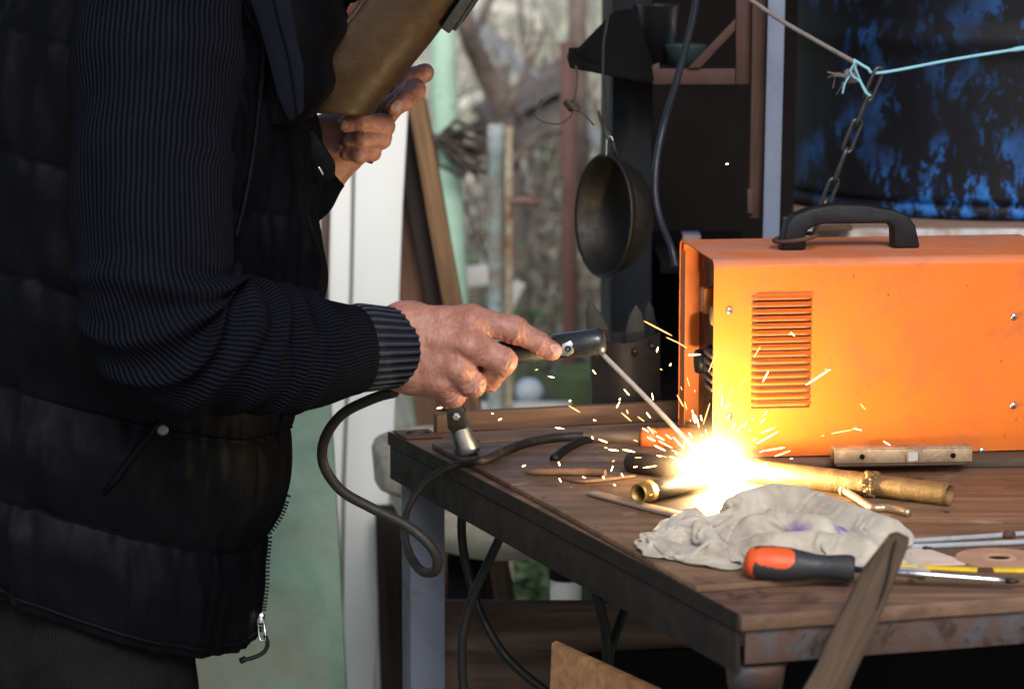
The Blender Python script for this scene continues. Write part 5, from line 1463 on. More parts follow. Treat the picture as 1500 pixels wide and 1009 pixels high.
fingL = [(Lidx, [.0155, .0138, .0125, .0112]), (Lmid, [.0155, .0138, .0120, .0108]), (Lrng, [.015, .0132, .0115, .0100]), (Lpnk, [.0135, .0118, .0102, .009]), (Lthb, [.018, .0155, .0145, .0125])]
handL = hand_field(palmL, foreL, fingL, [], [], [])
# ---- rest of the body
Pp = lambda u, v, dy=0: np.array(PY(u, v, YB + dy))
pelv, chest, neck = Pp(150, 880), Pp(215, 250), Pp(330, -70)
shR, shL = Pp(228, -30, -.19), Pp(250, -30, .19)
ank = lambda dy, u: np.array([(u - CU) * YB / FPX, YB + dy, .09])
kneeR, kneeL = np.array([Pp(150, 0)[0] + .03, YB - .11, .50]), np.array([Pp(150, 0)[0] - .02, YB + .11, .50])
ankR, ankL = np.array([Pp(130, 0)[0], YB - .12, .09]), np.array([Pp(90, 0)[0], YB + .12, .09])
hipR, hipL = pelv + np.array([0, -.09, -.02]), pelv + np.array([0, .09, -.02])
elbL = Pp(250, 420, .30)
hd = np.array(PY(455, -95, YB + .03))         # head centre, chin towards the mask
fw = np.array([.86, 0, -.51]); upv = np.array([.51, 0, .86])
Hp = lambda f_, s_, u_: hd + fw * f_ + np.array([0, s_, 0]) + upv * u_
Rh = np.stack([fw, [0, 1, 0], upv], 1)
bodyp = [cap(pelv, chest, .14, .15), cap(chest, neck + (chest - neck) * .25, .15, .09), cap(shR, shL, .065, .065), cap(chest + (neck - chest) * .6, neck, .085, .06), cap(neck, hd, .06, .062),
         cap(hipR, kneeR, .088, .058), cap(kneeR, ankR, .056, .038), cap(hipL, kneeL, .088, .058), cap(kneeL, ankL, .056, .038),
         cap(ankR, ankR + np.array([.13, 0, -.05]), .04, .03), cap(ankL, ankL + np.array([.13, 0, -.05]), .04, .03),
         cap(shR, ELB, .06, .042), cap(ELB, np.array(PY(470, 510, 3.33)), .042, .036), cap(shL, elbL, .06, .045), cap(elbL, J(390, 330, 3.74), .045, .036)]
headp = [ell(Hp(-.01, 0, .03), (.098, .076, .115), Rh), ell(Hp(.03, 0, -.055), (.062, .052, .062), Rh), cap(Hp(.088, 0, .012), Hp(.112, 0, -.022), .010, .014), cap(Hp(.082, 0, -.062), Hp(.084, 0, -.062), .02, .02), cap(Hp(.076, -.022, -.052), Hp(.076, .022, -.052), .010, .010), cap(Hp(.078, -.045, .028), Hp(.078, .045, .028), .013, .013)]
eye = [Hp(.088, -.03, .005), Hp(.088, .03, .005)]
ears = [ell(Hp(-.01, s_ * .076, -.005), (.020, .008, .032), Rh) for s_ in (-1, 1)]
def body_f(p):
    d = bodyp[0](p)
    for g in bodyp[1:]: d = smin(d, g(p), .035)
    h = headp[0](p)
    for g in headp[1:]: h = smin(h, g(p), .016)
    for e in eye: h = np.maximum(h, -(smin(np.linalg.norm(p - e, axis=1) - .013, h + .02, .01)))
    for e in eye: h = np.minimum(h, np.linalg.norm(p - (e - fw * .012), axis=1) - .0125)
    for g in ears: h = smin(h, g(p), .006)
    return smin(d, h, .03)
def full_f(p):
    d = body_f(p)
    for hf, c in ((handR, RH['W1']), (handL, wl)):
        near = np.linalg.norm(p - c, axis=1) < .30
        if near.any(): d[near] = smin(d[near], hf(p[near]), .01)
    return d

def np_mesh(V, Fq, name):
    me = bpy.data.meshes.new(name); me.from_pydata(V.tolist(), [], Fq.tolist()); return me
Vc, Fc = surface_net(full_f, (-.95, 3.05, -.01), (.08, 4.02, 1.98), .0125)
bmB = bmesh.new(); bmB.from_mesh(np_mesh(Vc, Fc, "tmp"))
def cut(bm, c, n, r, outer):
    c, n = Vector(c), Vector(n).normalized()
    fs = [f for f in bm.faces if (f.calc_center_median() - c).length < r]
    geom = set(fs)
    for f in fs: geom.update(f.verts); geom.update(f.edges)
    bmesh.ops.bisect_plane(bm, geom=list(geom), plane_co=c, plane_no=n, clear_outer=False, clear_inner=False)
    # remove everything on the hand side within reach
    dele = [v for v in bm.verts if (v.co - c).length < r * 1.6 and ((v.co - c).dot(n) > 1e-6) == outer and abs((v.co - c).dot(n)) > 1e-6]
    return dele
def graft(bmB, field, lo, hi, h, c, n, r, smooth_it=2):
    V, Fq = surface_net(field, lo, hi, h)
    bmH = bmesh.new(); bmH.from_mesh(np_mesh(V, Fq, "tmp2"))
    for _ in range(smooth_it): bmesh.ops.smooth_vert(bmH, verts=bmH.verts, factor=.5, use_axis_x=True, use_axis_y=True, use_axis_z=True)
    c_, n_ = Vector(c), Vector(n).normalized()
    bmesh.ops.bisect_plane(bmH, geom=list(bmH.verts) + list(bmH.edges) + list(bmH.faces), plane_co=c_, plane_no=n_, clear_inner=True)
    bmesh.ops.delete(bmB, geom=cut(bmB, c, n, r, True), context='VERTS')
    # drop loose shreds of the coarse hand
    me = bpy.data.meshes.new("h"); bmH.to_mesh(me); bmH.free()
    nv0 = len(bmB.verts); bmB.from_mesh(me)
    bmB.verts.ensure_lookup_table()
    be = [e for e in bmB.edges if e.is_boundary and (e.verts[0].co - c_).length < r * 1.2 and abs((e.verts[0].co - c_).dot(n_)) < .02 and abs((e.verts[1].co - c_).dot(n_)) < .02]
    try: bmesh.ops.bridge_loops(bmB, edges=be)
    except Exception as ex: print("bridge failed", ex)
cR = np.array(PY(548, 510, 3.385)); nR = np.array(PY(600, 510, 3.41)) - cR
graft(bmB, handR, np.array(PY(505, 620, 3.40)) + [0, -.09, 0], np.array(PY(840, 410, 3.40)) + [0, .12, 0], .0017, cR, nR, .11)
cL = (J(390, 330, 3.74) * .35 + wl * .65); nL = wl - J(390, 330, 3.74)
graft(bmB, handL, np.array(PY(395, 330, 3.75)) + [0, -.10, 0], np.array(PY(660, 70, 3.75)) + [0, .10, 0], .0019, cL, nL, .10)
bmesh.ops.recalc_face_normals(bmB, faces=bmB.faces)
me = bpy.data.meshes.new("body"); bmB.to_mesh(me); bmB.free()
me.polygons.foreach_set('use_smooth', [True] * len(me.polygons))
co = np.empty(len(me.vertices) * 3); me.vertices.foreach_get('co', co); co = co.reshape(-1, 3)
# nails and reddened knuckles as point attributes
nail = np.zeros(len(co)); red = np.zeros(len(co))
def nail_at(dip, tip, nrm, ln=.0078, wd_=.0058, lift=.0095):
    dip, tip, nrm = np.array(dip), np.array(tip), np.array(nrm, float); ax = tip - dip; ax /= np.linalg.norm(ax); nrm -= ax * (nrm @ ax); nrm /= np.linalg.norm(nrm)
    sd_ = np.cross(ax, nrm); c = tip + ax * .002
    q = co - c; a, s_, n_ = q @ ax, q @ sd_, q @ nrm
    m_ = ((a / ln) ** 2 + (s_ / wd_) ** 2 < 1) & (n_ > .003) & (n_ < .02)
    nail[m_] = 1
    e = np.sqrt((a / ln) ** 2 + (s_ / wd_) ** 2)
    co[m_] -= nrm * .0006
    grow = (e < 1.25) & (e >= 1) & (n_ > .003) & (n_ < .02); co[grow] += nrm * .0004
nail_at(idx_[2], idx_[3], np.array([.1, -.75, .45]))
nail_at(Lidx[2], Lidx[3], np.array([-.1, -1, -.05])); nail_at(Lmid[2], Lmid[3], np.array([0, -1, -.15])); nail_at(Lrng[2], Lrng[3], np.array([0, -1, -.1])); nail_at(Lthb[2], Lthb[3], np.array([.2, .8, .5]))
for c, s_ in ([(x[0], .016) for x in (idx_, mid_, rng_, pnk_)] + [(x[1], .013) for x in (idx_, mid_, rng_, pnk_)] + [(x[3], .012) for x in (idx_, Lidx, Lmid)]):
    red = np.maximum(red, np.exp(-(np.linalg.norm(co - c, axis=1) / s_ / 1.2) ** 2))
# creases across the finger joints (real relief)
def crease(c, ax, n=5, amp=.00055, span=.0075):
    c, ax = np.array(c), np.array(ax, float); ax /= np.linalg.norm(ax)
    q = co - c; a = q @ ax; rad = np.linalg.norm(q, axis=1)
    w_ = np.exp(-(a / span) ** 2) * (rad < .022)
    return (np.sin(a / span * n * 1.2 + 1.5 * np.sin(q[:, 1] * 420)) * amp * w_)
nrm = np.empty(len(co) * 3)
me.vertices.foreach_set('co', co.ravel()); me.update(); me.vertices.foreach_get('normal', nrm); nrm = nrm.reshape(-1, 3)
dsp = np.zeros(len(co))
for x in (idx_, mid_, rng_, pnk_):
    dsp += crease(x[1], x[1] - x[0]) + crease(x[2], x[2] - x[1], 4, .0004, .005)
for x in (Lidx, Lmid, Lrng): dsp += crease(x[2], x[2] - x[1], 4, .0004, .005)
co += nrm * dsp[:, None]
hm = (np.linalg.norm(co - RH['W1'], axis=1) < .28) | (np.linalg.norm(co - wl, axis=1) < .22)
for i in np.nonzero(hm)[0]:
    v_ = Vector(co[i])
    dsp_ = .0010 * mnoise.noise(v_ * 55) + .0005 * (1 - 2 * abs(mnoise.noise(v_ * 140))) + .00035 * mnoise.noise(Vector((v_.x * 420, v_.y * 200, v_.z * 200)))
    co[i] += nrm[i] * dsp_ * (1 - nail[i])
me.vertices.foreach_set('co', co.ravel())
for nm, arr in (("nail", nail), ("flush", red)):
    at = me.attributes.new(nm, 'FLOAT', 'POINT'); at.data.foreach_set('value', arr.astype(np.float32))
me.update()
m = Mat("weathered_skin")
def attr(m, nm):
    a = _n(m.nt, "ShaderNodeAttribute"); a.attribute_name = nm; return a.outputs['Fac']
n1 = m.noise(45, 7, .65, .3); n2 = m.noise(160, 4, .6)
col = m.ramp(n1, [(.3, (.24, .098, .068)), (.55, (.36, .165, .118)), (.75, (.45, .24, .18))])
col = m.mix(m.math('MULTIPLY', attr(m, "flush"), .55), col, (.30, .090, .075))
fr = m.noise(110, 3, .5, loc=(3, 1, 1)); col = m.mix(m.ramp(fr, [(.64, 0.), (.72, .5)]), col, (.22, .09, .06))
col = m.mix(attr(m, "nail"), col, (.42, .235, .195))
m.set(Base_Color=col, Roughness=m.mix(attr(m, "nail"), (.52, .52, .52), (.26, .26, .26)), Subsurface_Weight=.18, Subsurface_Radius=(.006, .0025, .0015), Subsurface_Scale=1.0, Specular_IOR_Level=.45)
vor = _n(m.nt, "ShaderNodeTexVoronoi"); vor.feature = 'DISTANCE_TO_EDGE'; vor.inputs['Scale'].default_value = 420; m.L(m.map((1, 1, 1)), vor.inputs['Vector'])
inv = m.math('SUBTRACT', 1.0, attr(m, "nail"))
m.bump(m.math('MULTIPLY', m.ramp(vor.outputs['Distance'], [(0., 0.), (.25, 1.)]), inv), .22, .0006); m.bump(n2, .35, .0008); m.bump(n1, .35, .0015)
M_skin = m.m
person = thing("person", "person in quilted vest and ribbed sweater gripping an electrode holder and a face shield", "person", (float(pelv[0]), YB, 0))
link("body", me, M_skin, person)

# ================================================================== CLOTHES
def swept(name, pts, rad, ncirc, nlen, disp, mat, parent, flat=None, start=None):
    """tube of cloth along a path; uv = (angle, metres along)"""
    sp = np.array(spline([tuple(p) + tuple(r) for p, r in zip(pts, rad)], 40))
    seg = np.r_[0, np.cumsum(np.linalg.norm(np.diff(sp[:, :3], axis=0), axis=1))]
    S_ = np.linspace(0, seg[-1], nlen)
    C = np.stack([np.interp(S_, seg, sp[:, k]) for k in range(sp.shape[1])], -1)
    for _ in range(60 if nlen > 300 else 6): C[1:-1] = (C[:-2] + 2 * C[1:-1] + C[2:]) / 4
    Tg = np.gradient(C[:, :3], axis=0); Tg /= np.linalg.norm(Tg, axis=1)[:, None]
    A = np.cross(Tg, np.array([0, 1., 0])); A /= np.linalg.norm(A, axis=1)[:, None]      # in the picture-ish plane
    B = np.cross(Tg, A)                                                              # towards / away from the viewer
    th = np.linspace(0, 2 * np.pi, ncirc, endpoint=False)
    TH_, SS = np.meshgrid(th, S_)
    dv = disp(SS, TH_, seg[-1])
    ra = C[:, 3][:, None] + dv; rb = C[:, 4][:, None] + dv
    V = C[:, None, :3] + A[:, None, :] * (np.cos(TH_) * ra)[..., None] + B[:, None, :] * (np.sin(TH_) * rb)[..., None]
    n_, c_ = V.shape[:2]
    ii, jj = np.meshgrid(np.arange(n_ - 1), np.arange(c_), indexing='ij'); j2 = (jj + 1) % c_
    Fq = np.stack([ii * c_ + jj, ii * c_ + j2, (ii + 1) * c_ + j2, (ii + 1) * c_ + jj], -1).reshape(-1, 4)
    me = bpy.data.meshes.new(name); me.from_pydata(V.reshape(-1, 3).tolist(), [], Fq.tolist())
    uv = me.uv_layers.new(name="UVMap")
    U0 = jj / c_; U1 = (jj + 1) / c_
    uvs = np.stack([np.stack([U0, S_[ii]], -1), np.stack([U1, S_[ii]], -1), np.stack([U1, S_[ii + 1]], -1), np.stack([U0, S_[ii + 1]], -1)], 2).reshape(-1, 2)
    uv.data.foreach_set('uv', uvs.astype(np.float32).ravel())
    me.polygons.foreach_set('use_smooth', [True] * len(me.polygons))
    bm = bmesh.new(); bm.from_mesh(me); bmesh.ops.recalc_face_normals(bm, faces=bm.faces); bm.to_mesh(me); bm.free()
    return link(name, me, mat, parent), V

def knit(name, nrib, light, dark, duty=(.35, .62), bumpd=.0022, fuzz=.5):
    m = Mat(name)
    sx = _n(m.nt, "ShaderNodeSeparateXYZ"); m.L(m.uv, sx.inputs[0])
    wob = m.math('MULTIPLY', m.math('SUBTRACT', m.noise(6, 3, .5), .5), .012)
    ph = m.math('MULTIPLY', m.math('ADD', sx.outputs[0], wob), nrib * 2 * math.pi)
    rib = m.math('ADD', m.math('MULTIPLY', m.math('SINE', ph), .5), .5)
    st = m.math('SINE', m.math('ADD', m.math('MULTIPLY', sx.outputs[1], 2 * math.pi / .0034), m.math('MULTIPLY', m.math('SINE', ph), 1.2)))
    n1 = m.noise(14, 6, .6); n2 = m.noise(500, 3, .6)
    c = m.mix(m.ramp(rib, [(duty[0], 0.), (duty[1], 1.)]), dark, light)
    c = m.mix(m.ramp(n1, [(.35, .0), (.75, .45)]), c, dark)
    c = m.mix(m.math('MULTIPLY', n2, .35), c, tuple(x * 1.5 for x in light))
    m.set(Base_Color=c, Roughness=.95, Specular_IOR_Level=.02, Sheen_Roughness=.5)
    m.bump(m.math('ADD', rib, m.math('MULTIPLY', st, .10)), 1.0, bumpd); m.bump(n2, fuzz, .0008)
    return m.m
M_knit = knit("ribbed_knit", 92, (.0085, .0092, .015), (.0008, .0009, .0018))
M_cuff = knit("striped_cuff", 30, (.040, .042, .057), (.0018, .002, .0045), duty=(.46, .58), bumpd=.003)

arm_px = [(250, -110, 3.37, 108), (236, -20, 3.335, 122), (228, 110, 3.29, 122), (222, 240, 3.245, 119), (222, 350, 3.21, 119), (234, 440, 3.195, 122), (268, 494, 3.20, 116), (330, 508, 3.22, 102), (396, 513, 3.265, 92), (460, 517, 3.312, 84), (512, 513, 3.352, 70)]
pts = [PY(u, v, Y) for u, v, Y, r in arm_px]; rad = [(px(r, Y), px(r, Y) * .95) for u, v, Y, r in arm_px]
FOLDS = [(.62, .30, .013, .017), (.665, .26, .013, .013), (.705, .24, .013, .0125), (.745, .20, .012, .013), (.79, .17, .011, .015), (.84, .13, .009, .016), (.90, .10, .006, .014), (.40, .1, .004, .03), (.22, -.15, .004, .04)]
def arm_disp(S_, Th, Lt):
    # angle 0 points to the inner side of the bend (upwards on the forearm), pi/2 to or from the viewer
    d = np.zeros_like(S_)
    s = S_ / Lt
    for s0, sl, amp, wd_ in FOLDS:
        cen = s0 + sl * .11 * (1 - np.cos(Th - INN)) * -1.0 + .006 * np.sin(Th * 3 + s0 * 40)
        wgt = .35 + .65 * (.5 + .5 * np.cos(Th - INN)) ** 1.0
        x = (s - cen) / (wd_ * (1 + .3 * np.sin(Th * 2 + s0 * 9)))
        d += 1.9 * amp * wgt * (np.exp(-x * x) - .35 * np.exp(-(x * .45) ** 2))
    d += .003 * np.sin(s * 30 + 2 * np.sin(Th)) * np.cos(Th * 2 + 1)
    return d
INN = 0.0                                  # corrected below if needed
sleeve, SV = swept("sleeve", pts, rad, 300, 420, arm_disp, M_knit, person)
cuff_px = [(507, 512, 3.348, 64), (520, 512, 3.357, 71), (560, 512, 3.385, 66), (590, 511, 3.408, 63), (604, 511, 3.419, 62), (602, 511, 3.417, 52), (575, 512, 3.396, 48)]
cuff_px = [(u, v - 2, Y, r * .93) for u, v, Y, r in cuff_px]
cp_ = [PY(u, v, Y) for u, v, Y, r in cuff_px]
def cuff_build():
    b = MB(); P = []
    ax = (cp_[4] - cp_[1]).normalized(); A = ax.cross(Vector((0, 1, 0))).normalized(); B = ax.cross(A)
    n_ = 240; fine = spline([tuple(p) + (px(r, Y),) for p, (u, v, Y, r) in zip(cp_, cuff_px)], 8)
    for i, q in enumerate(fine):
        row = []
        for k in range(n_):
            th = 2 * math.pi * k / n_
            r_ = q[3] * (1 + .02 * math.sin(th * 2 + i * .1)) + .0005 * math.sin(th * 30) * (1 if i < 40 else .3)
            row.append(Vector(q[:3]) + A * math.cos(th) * r_ + B * math.sin(th) * r_ * .82)
        P.append(row)
    b.grid(P, closed_u=True)
    o = b.build("cuff", M_cuff, person, smooth=True)
    uv = o.data.uv_layers.new(name="UVMap"); k = 0; dat = []
    for i in range(len(P) - 1):
        for j in range(n_):
            for (a, c) in ((i, j), (i, j + 1), (i + 1, j + 1), (i + 1, j)): dat += [c / n_, a * .0016]
    uv.data.foreach_set('uv', dat)
cuff_build()
# left sleeve cuff peeking out behind the vest
lp = [tuple(p) for p in (elbL, (elbL + J(390, 330, 3.74)) / 2, J(390, 330, 3.74), wl * .6 + J(390, 330, 3.74) * .4, wl * 1.10 - J(390, 330, 3.74) * .10 + np.array([.002, 0, -.006]))]
lsl, _ = swept("sleeve", [Vector(p) for p in [tuple(shL)] + lp], [(.085, .085), (.075, .075), (.066, .066), (.058, .058), (.048, .048), (.040, .040)], 120, 120, lambda S_, Th, Lt: .003 * np.sin(S_ * 90 + Th), M_knit, person)

# ---- vest: stacked sections in the leaning torso's own frame
st_px = [((384, 938), (-95, 772)), ((388, 900), (-97, 735)), ((405, 790), (-102, 640)), ((430, 690), (-105, 550)), ((441, 610), (-108, 465)), ((460, 520), (-108, 375)), ((477, 420), (-104, 275)), ((481, 320), (-92, 175)), ((478, 220), (-70, 75)), ((466, 110), (-30, -25)), ((450, 20), (30, -110)), ((430, -60), (110, -170)), ((405, -110), (190, -190))]
bw = [.235, .235, .235, .235, .225, .23, .235, .24, .24, .235, .22, .17, .10]
sp = np.array(spline([tuple(PY(*f, YB)) + tuple(PY(*k, YB)) + (w_,) for (f, k), w_ in zip(st_px, bw)], 22))
nR_, nC = len(sp), 340
seg = np.r_[0, np.cumsum(np.linalg.norm(np.diff((sp[:, :3] + sp[:, 3:6]) / 2, axis=0), axis=1))]
th = np.linspace(-math.pi, math.pi, nC, endpoint=False) + math.pi / nC
Vv = np.zeros((nR_, nC, 3)); UVv = np.zeros((nR_, nC, 2))
axl = (sp[-4, :3] + sp[-4, 3:6] - sp[0, :3] - sp[0, 3:6]); axl /= np.linalg.norm(axl)
seams = np.array([-.004, .128, .262, .40, .54, .68, .9])
for i in range(nR_):
    c = (sp[i, :3] + sp[i, 3:6]) / 2; a = (sp[i, :3] - sp[i, 3:6]) / 2; la = np.linalg.norm(a); a /= la
    bd = np.array([0, 1., 0]); bwid = sp[i, 6]
    s = seg[i]
    k = np.searchsorted(seams, s) - 1; s0, s1 = seams[k], seams[k + 1]; tq = (s - s0) / (s1 - s0)
    wig = .010 * np.sin(th * 3 + k * 2)
    tq_ = np.clip(tq + wig / (s1 - s0) * 0, 0, 1)
    puff = .009 * np.clip(np.sin(np.pi * tq_), 0, 1) ** .55
    e = 2.3
    ct, sn = np.cos(th), np.sin(th)
    rx = np.sign(ct) * np.abs(ct) ** (2 / e); ry = np.sign(sn) * np.abs(sn) ** (2 / e)
    wr = np.zeros(nC)
    for j in range(nC):
        wr[j] = mnoise.noise(Vector((th[j] * 2.1, s * 9, 1.7))) * .010 + mnoise.noise(Vector((th[j] * 7 + s * 9, s * 16, 4))) * .005 + (mnoise.noise(Vector((th[j] * 16, s * 7, 8))) * .004) * (1 - abs(2 * tq - 1)) + (abs(mnoise.noise(Vector((th[j] * 9, s * 4 + tq, 3)))) * -.010) * (1 - min(1, min(tq, 1 - tq) * 3.2))
    dpl = puff - .012 + wr
    front = np.exp(-(th / .05) ** 2) * .006                       # stiff front placket
    Vv[i] = c + a * ((la + dpl - .004 + front)[:, None] * rx[:, None]) + bd * ((bwid + dpl)[:, None] * ry[:, None])
    UVv[i, :, 0] = th; UVv[i, :, 1] = s
P = [[Vector(p) for p in row] for row in Vv]
b = MB()
hem = [[Vector(c2 + (p - c2) * .93) for p in Vv[0]] for c2 in [(sp[0, :3] + sp[0, 3:6]) / 2]]
inner = [[p + Vector(axl) * .05 for p in hem[0]]]
b.grid([*inner, *hem, *P], closed_u=True)
m = Mat("quilted_nylon")
n1 = m.noise(9, 6, .6, .3); n2 = m.noise(40, 5, .6, .8, (1, 1, .5)); n3 = m.noise(700, 2, .5)
m.set(Base_Color=m.ramp(n1, [(.3, (.0011, .0012, .0021)), (.7, (.0026, .0028, .0048))]), Roughness=m.ramp(n2, [(.3, .5), (.7, .66)]), Specular_IOR_Level=.06)
m.bump(n2, .30, .004); m.bump(n1, .4, .006); m.bump(n3, .12, .0004)
M_nylon = m.m
vest = b.build("vest", M_nylon, person, smooth=True)
# seam piping stitched into each quilting channel (on the viewer's side it reads as a dark thread)
def surf_pt(s_, th_, off=.001):
    i = int(np.clip(np.searchsorted(seg, s_), 1, nR_ - 2)); j = int(round((th_ + math.pi) / (2 * math.pi) * nC)) % nC
    p = Vv[i, j]; du = Vv[i, (j + 1) % nC] - Vv[i, j - 1]; dv_ = Vv[i + 1, j] - Vv[i - 1, j]
    n_ = np.cross(du, dv_); n_ /= np.linalg.norm(n_) + 1e-9
    c = (sp[i, :3] + sp[i, 3:6]) / 2
    if n_ @ (p - c) < 0: n_ = -n_
    return Vector(p + n_ * off), Vector(n_)
M_thread = paint("seam_thread", (.0028, .003, .0045), .9, spec=.03)
for s_ in seams[1:3]:
    MB().tube([surf_pt(s_, t_, .0006)[0] for t_ in np.linspace(-2.9, 0, 110)], .0013, 6).build("seam", M_thread, vest, smooth=True)
MB().tube([surf_pt(.012, t_, .0008)[0] for t_ in np.linspace(-math.pi, math.pi, 160)], .0028, 8).build("hem_binding", M_nylon, vest, smooth=True)
# zip teeth up the open front, slider and cord
zb_ = MB()
for k in range(40):
    s_ = .012 + k * .0042
    p, n_ = surf_pt(s_, -.02, .0022)
    zb_.box((0, 0, 0), (.0055, .0022, .0024), frame(p, n_, Vector(axl)))
zb_.build("zip_teeth", paint("zip_teeth_black", (.012, .012, .013), .4, metal=.3), vest)
M_silver = paint("zip_metal", (.55, .55, .56), .28, dirt=(.2, .2, .2), metal=1, scale=60)
zp = PY(383, 912, YB - .012)
b = MB(); M_ = frame(zp, (.12, -.25, -1), (0, -1, 0))
b.box((-.006, 0, .001), (.013, .008, .005), M_); b.build("zip_slider", M_silver, vest, bevel=.0015)
b = MB(); b.tube([M_ @ Vector((x_, y_, .005)) for x_, y_ in ((-.008, .0035), (.016, .0042), (.022, .003), (.022, -.003), (.016, -.0042), (-.008, -.0035))], .0014, 8, close=True); b.build("zip_pull", M_silver, vest, smooth=True)
b = MB(); b.tube(pxpath([(388, 930, YB - .02), (392, 942, YB - .02), (386, 955, YB - .02), (370, 963, YB - .02), (354, 966, YB - .02)], 6), .0028, 8); b.tube(pxpath([(360, 964, YB - .02), (352, 968, YB - .02)], 3), .0042, 8); b.build("zip_cord", M_black_plastic, vest, smooth=True)
# snap button on the slanted side pocket, pocket welt, chest tab, armhole piping
def proj_vest(u, v, off=.001):                # nearest vest vertex seen at that pixel
    Pw = Vv.reshape(-1, 3); d = Pw - np.array([0, 0, CAMZ])
    yc = d[:, 1] * CT - d[:, 2] * ST; xc = d[:, 0]; zc = d[:, 1] * ST + d[:, 2] * CT
    uu, vv = CU + FPX * xc / yc, CV - FPX * zc / yc
    dd = np.hypot(uu - u, vv - v) + np.where(Pw[:, 1] > YB, 1e4, 0)
    k = int(np.argmin(dd)); i, j = divmod(k, nC)
    i = min(max(i, 1), nR_ - 2); p = Vv[i, j]; n_ = np.cross(Vv[i, (j + 1) % nC] - Vv[i, j - 1], Vv[i + 1, j] - Vv[i - 1, j]); n_ /= np.linalg.norm(n_) + 1e-9
    if n_[1] > 0: n_ = -n_
    return Vector(PY(u, v, p[1])) + Vector(n_) * off, Vector(n_)
p, n_ = proj_vest(238, 629, .001)
b = MB(); b.lathe([(-.004, .0068), (.001, .0072), (.0028, .0062), (.0034, .004), (.0030, .0002)], frame(p, Vector((.2, -1, .15))), 24); b.build("snap_button", paint("snap_metal", (.14, .14, .145), .5, dirt=(.06, .06, .06), metal=.9, scale=80), vest, smooth=True)
b = MB(); b.tube([proj_vest(u, v, .0015)[0] for u, v in ((232, 616), (215, 640), (195, 668), (172, 698), (152, 722))], [.003, .005, .0052, .005, .003], 8); b.build("pocket_welt", M_nylon, vest, smooth=True)
b = MB()
tabp = [(421, 192), (459, 189), (491, 240), (490, 262), (472, 271), (452, 268), (440, 236)]
Yt = min(float(proj_vest(440, 235)[0].y), YB - .02) 
b.prism([PY(u, v, 3.50) for u, v in tabp], (0, .012, 0)); b.build("chest_tab", M_nylon, vest, bevel=.004)
b = MB(); b.tube(pxpath([(466, 244, 3.499), (470, 250, 3.499), (473, 257, 3.499)], 4), [.0006] + [.0016] * 7 + [.0006], 8); b.build("tab_rivet", M_silver, vest, smooth=True)
b = MB(); b.tube(pxpath([(352, -30, 3.36), (362, 20, 3.36), (380, 55, 3.37), (384, 95, 3.375), (380, 150, 3.375), (372, 220, 3.365), (360, 290, 3.35), (345, 350, 3.33)], 8), .0035, 8); b.build("armhole_piping", M_nylon, vest, smooth=True)
# high puffed collar beside the chin
cc = [(462, -90, .10), (452, -30, .11), (432, 40, .115), (420, 100, .10)]
b = MB()
P = []
for t_ in np.linspace(0, 1, 20):
    u0 = 425 + 40 * t_; v0 = 170 - 250 * t_
    row = []
    for a in np.linspace(0, 2 * math.pi, 48, endpoint=False):
        rr_ = (.052 + .012 * math.sin(t_ * 9) ** 2) * (1 - .25 * abs(2 * t_ - 1) ** 3)
        c = PY(u0 - 12, v0, YB - .05)
        row.append(c + Vector((math.cos(a) * rr_, math.sin(a) * .12, 0)))
    P.append(row)
b.grid(P, closed_u=True); b.build("collar", M_nylon, person, smooth=True)
# lapel of the open collar
M_lapel = paint("lapel_nylon", (.0042, .005, .0092), .75, scale=14, bumpk=.5, spec=.06)
b = MB(); b.prism([PY(u, v, 3.335) for u, v in ((350, -40), (418, -40), (432, 30), (443, 100), (447, 165), (424, 182), (404, 140), (386, 70), (372, 20))], (0, .014, 0))
lpz = b.build("lapel", M_lapel, vest, bevel=.005, sub=.03, jit=.003)
MB().tube(pxpath([(392, -40, 3.331), (408, 30, 3.331), (424, 90, 3.331), (436, 172, 3.331)], 8), .0012, 6).build("lapel_stitch", M_thread, vest, smooth=True)
# trousers
M_cord = Mat("dark_corduroy")
m = M_cord; sx = _n(m.nt, "ShaderNodeSeparateXYZ"); m.L(m.uv, sx.inputs[0])
wl_ = m.math('SINE', m.math('MULTIPLY', sx.outputs[0], 2 * math.pi * 190)); n1 = m.noise(7, 7, .65, .5); n2 = m.noise(25, 6, .7, .4)
col = m.ramp(n1, [(.3, (.005, .0048, .0052)), (.6, (.010, .0096, .010)), (.8, (.026, .025, .025))])
col = m.mix(m.math('MULTIPLY', m.ramp(wl_, [(.2, 0.), (.8, 1.)]), .35), col, (.014, .0135, .014))
m.set(Base_Color=col, Roughness=.9, Specular_IOR_Level=.03); m.bump(wl_, .5, .0008); m.bump(n2, .5, .006)
tr = thing  # (kept for readability)
def legs_disp(seed):
    def f(S_, Th, Lt):
        d = np.zeros_like(S_)
        for i in range(S_.shape[0]):
            for j in range(0, S_.shape[1]):
                d[i, j] = mnoise.noise(Vector((math.cos(Th[i, j]) * 1.2, math.sin(Th[i, j]) * 1.2 + seed, S_[i, j] * 6))) * .014 + mnoise.noise(Vector((math.cos(Th[i, j]) * 2.5 + S_[i, j] * 8, math.sin(Th[i, j]) * 2.5, S_[i, j] * 12 + seed))) * .007
        return d
    return f
xr_ = PY(118, 0, 3.45).x
wz = float(PY(150, 760, YB).z)
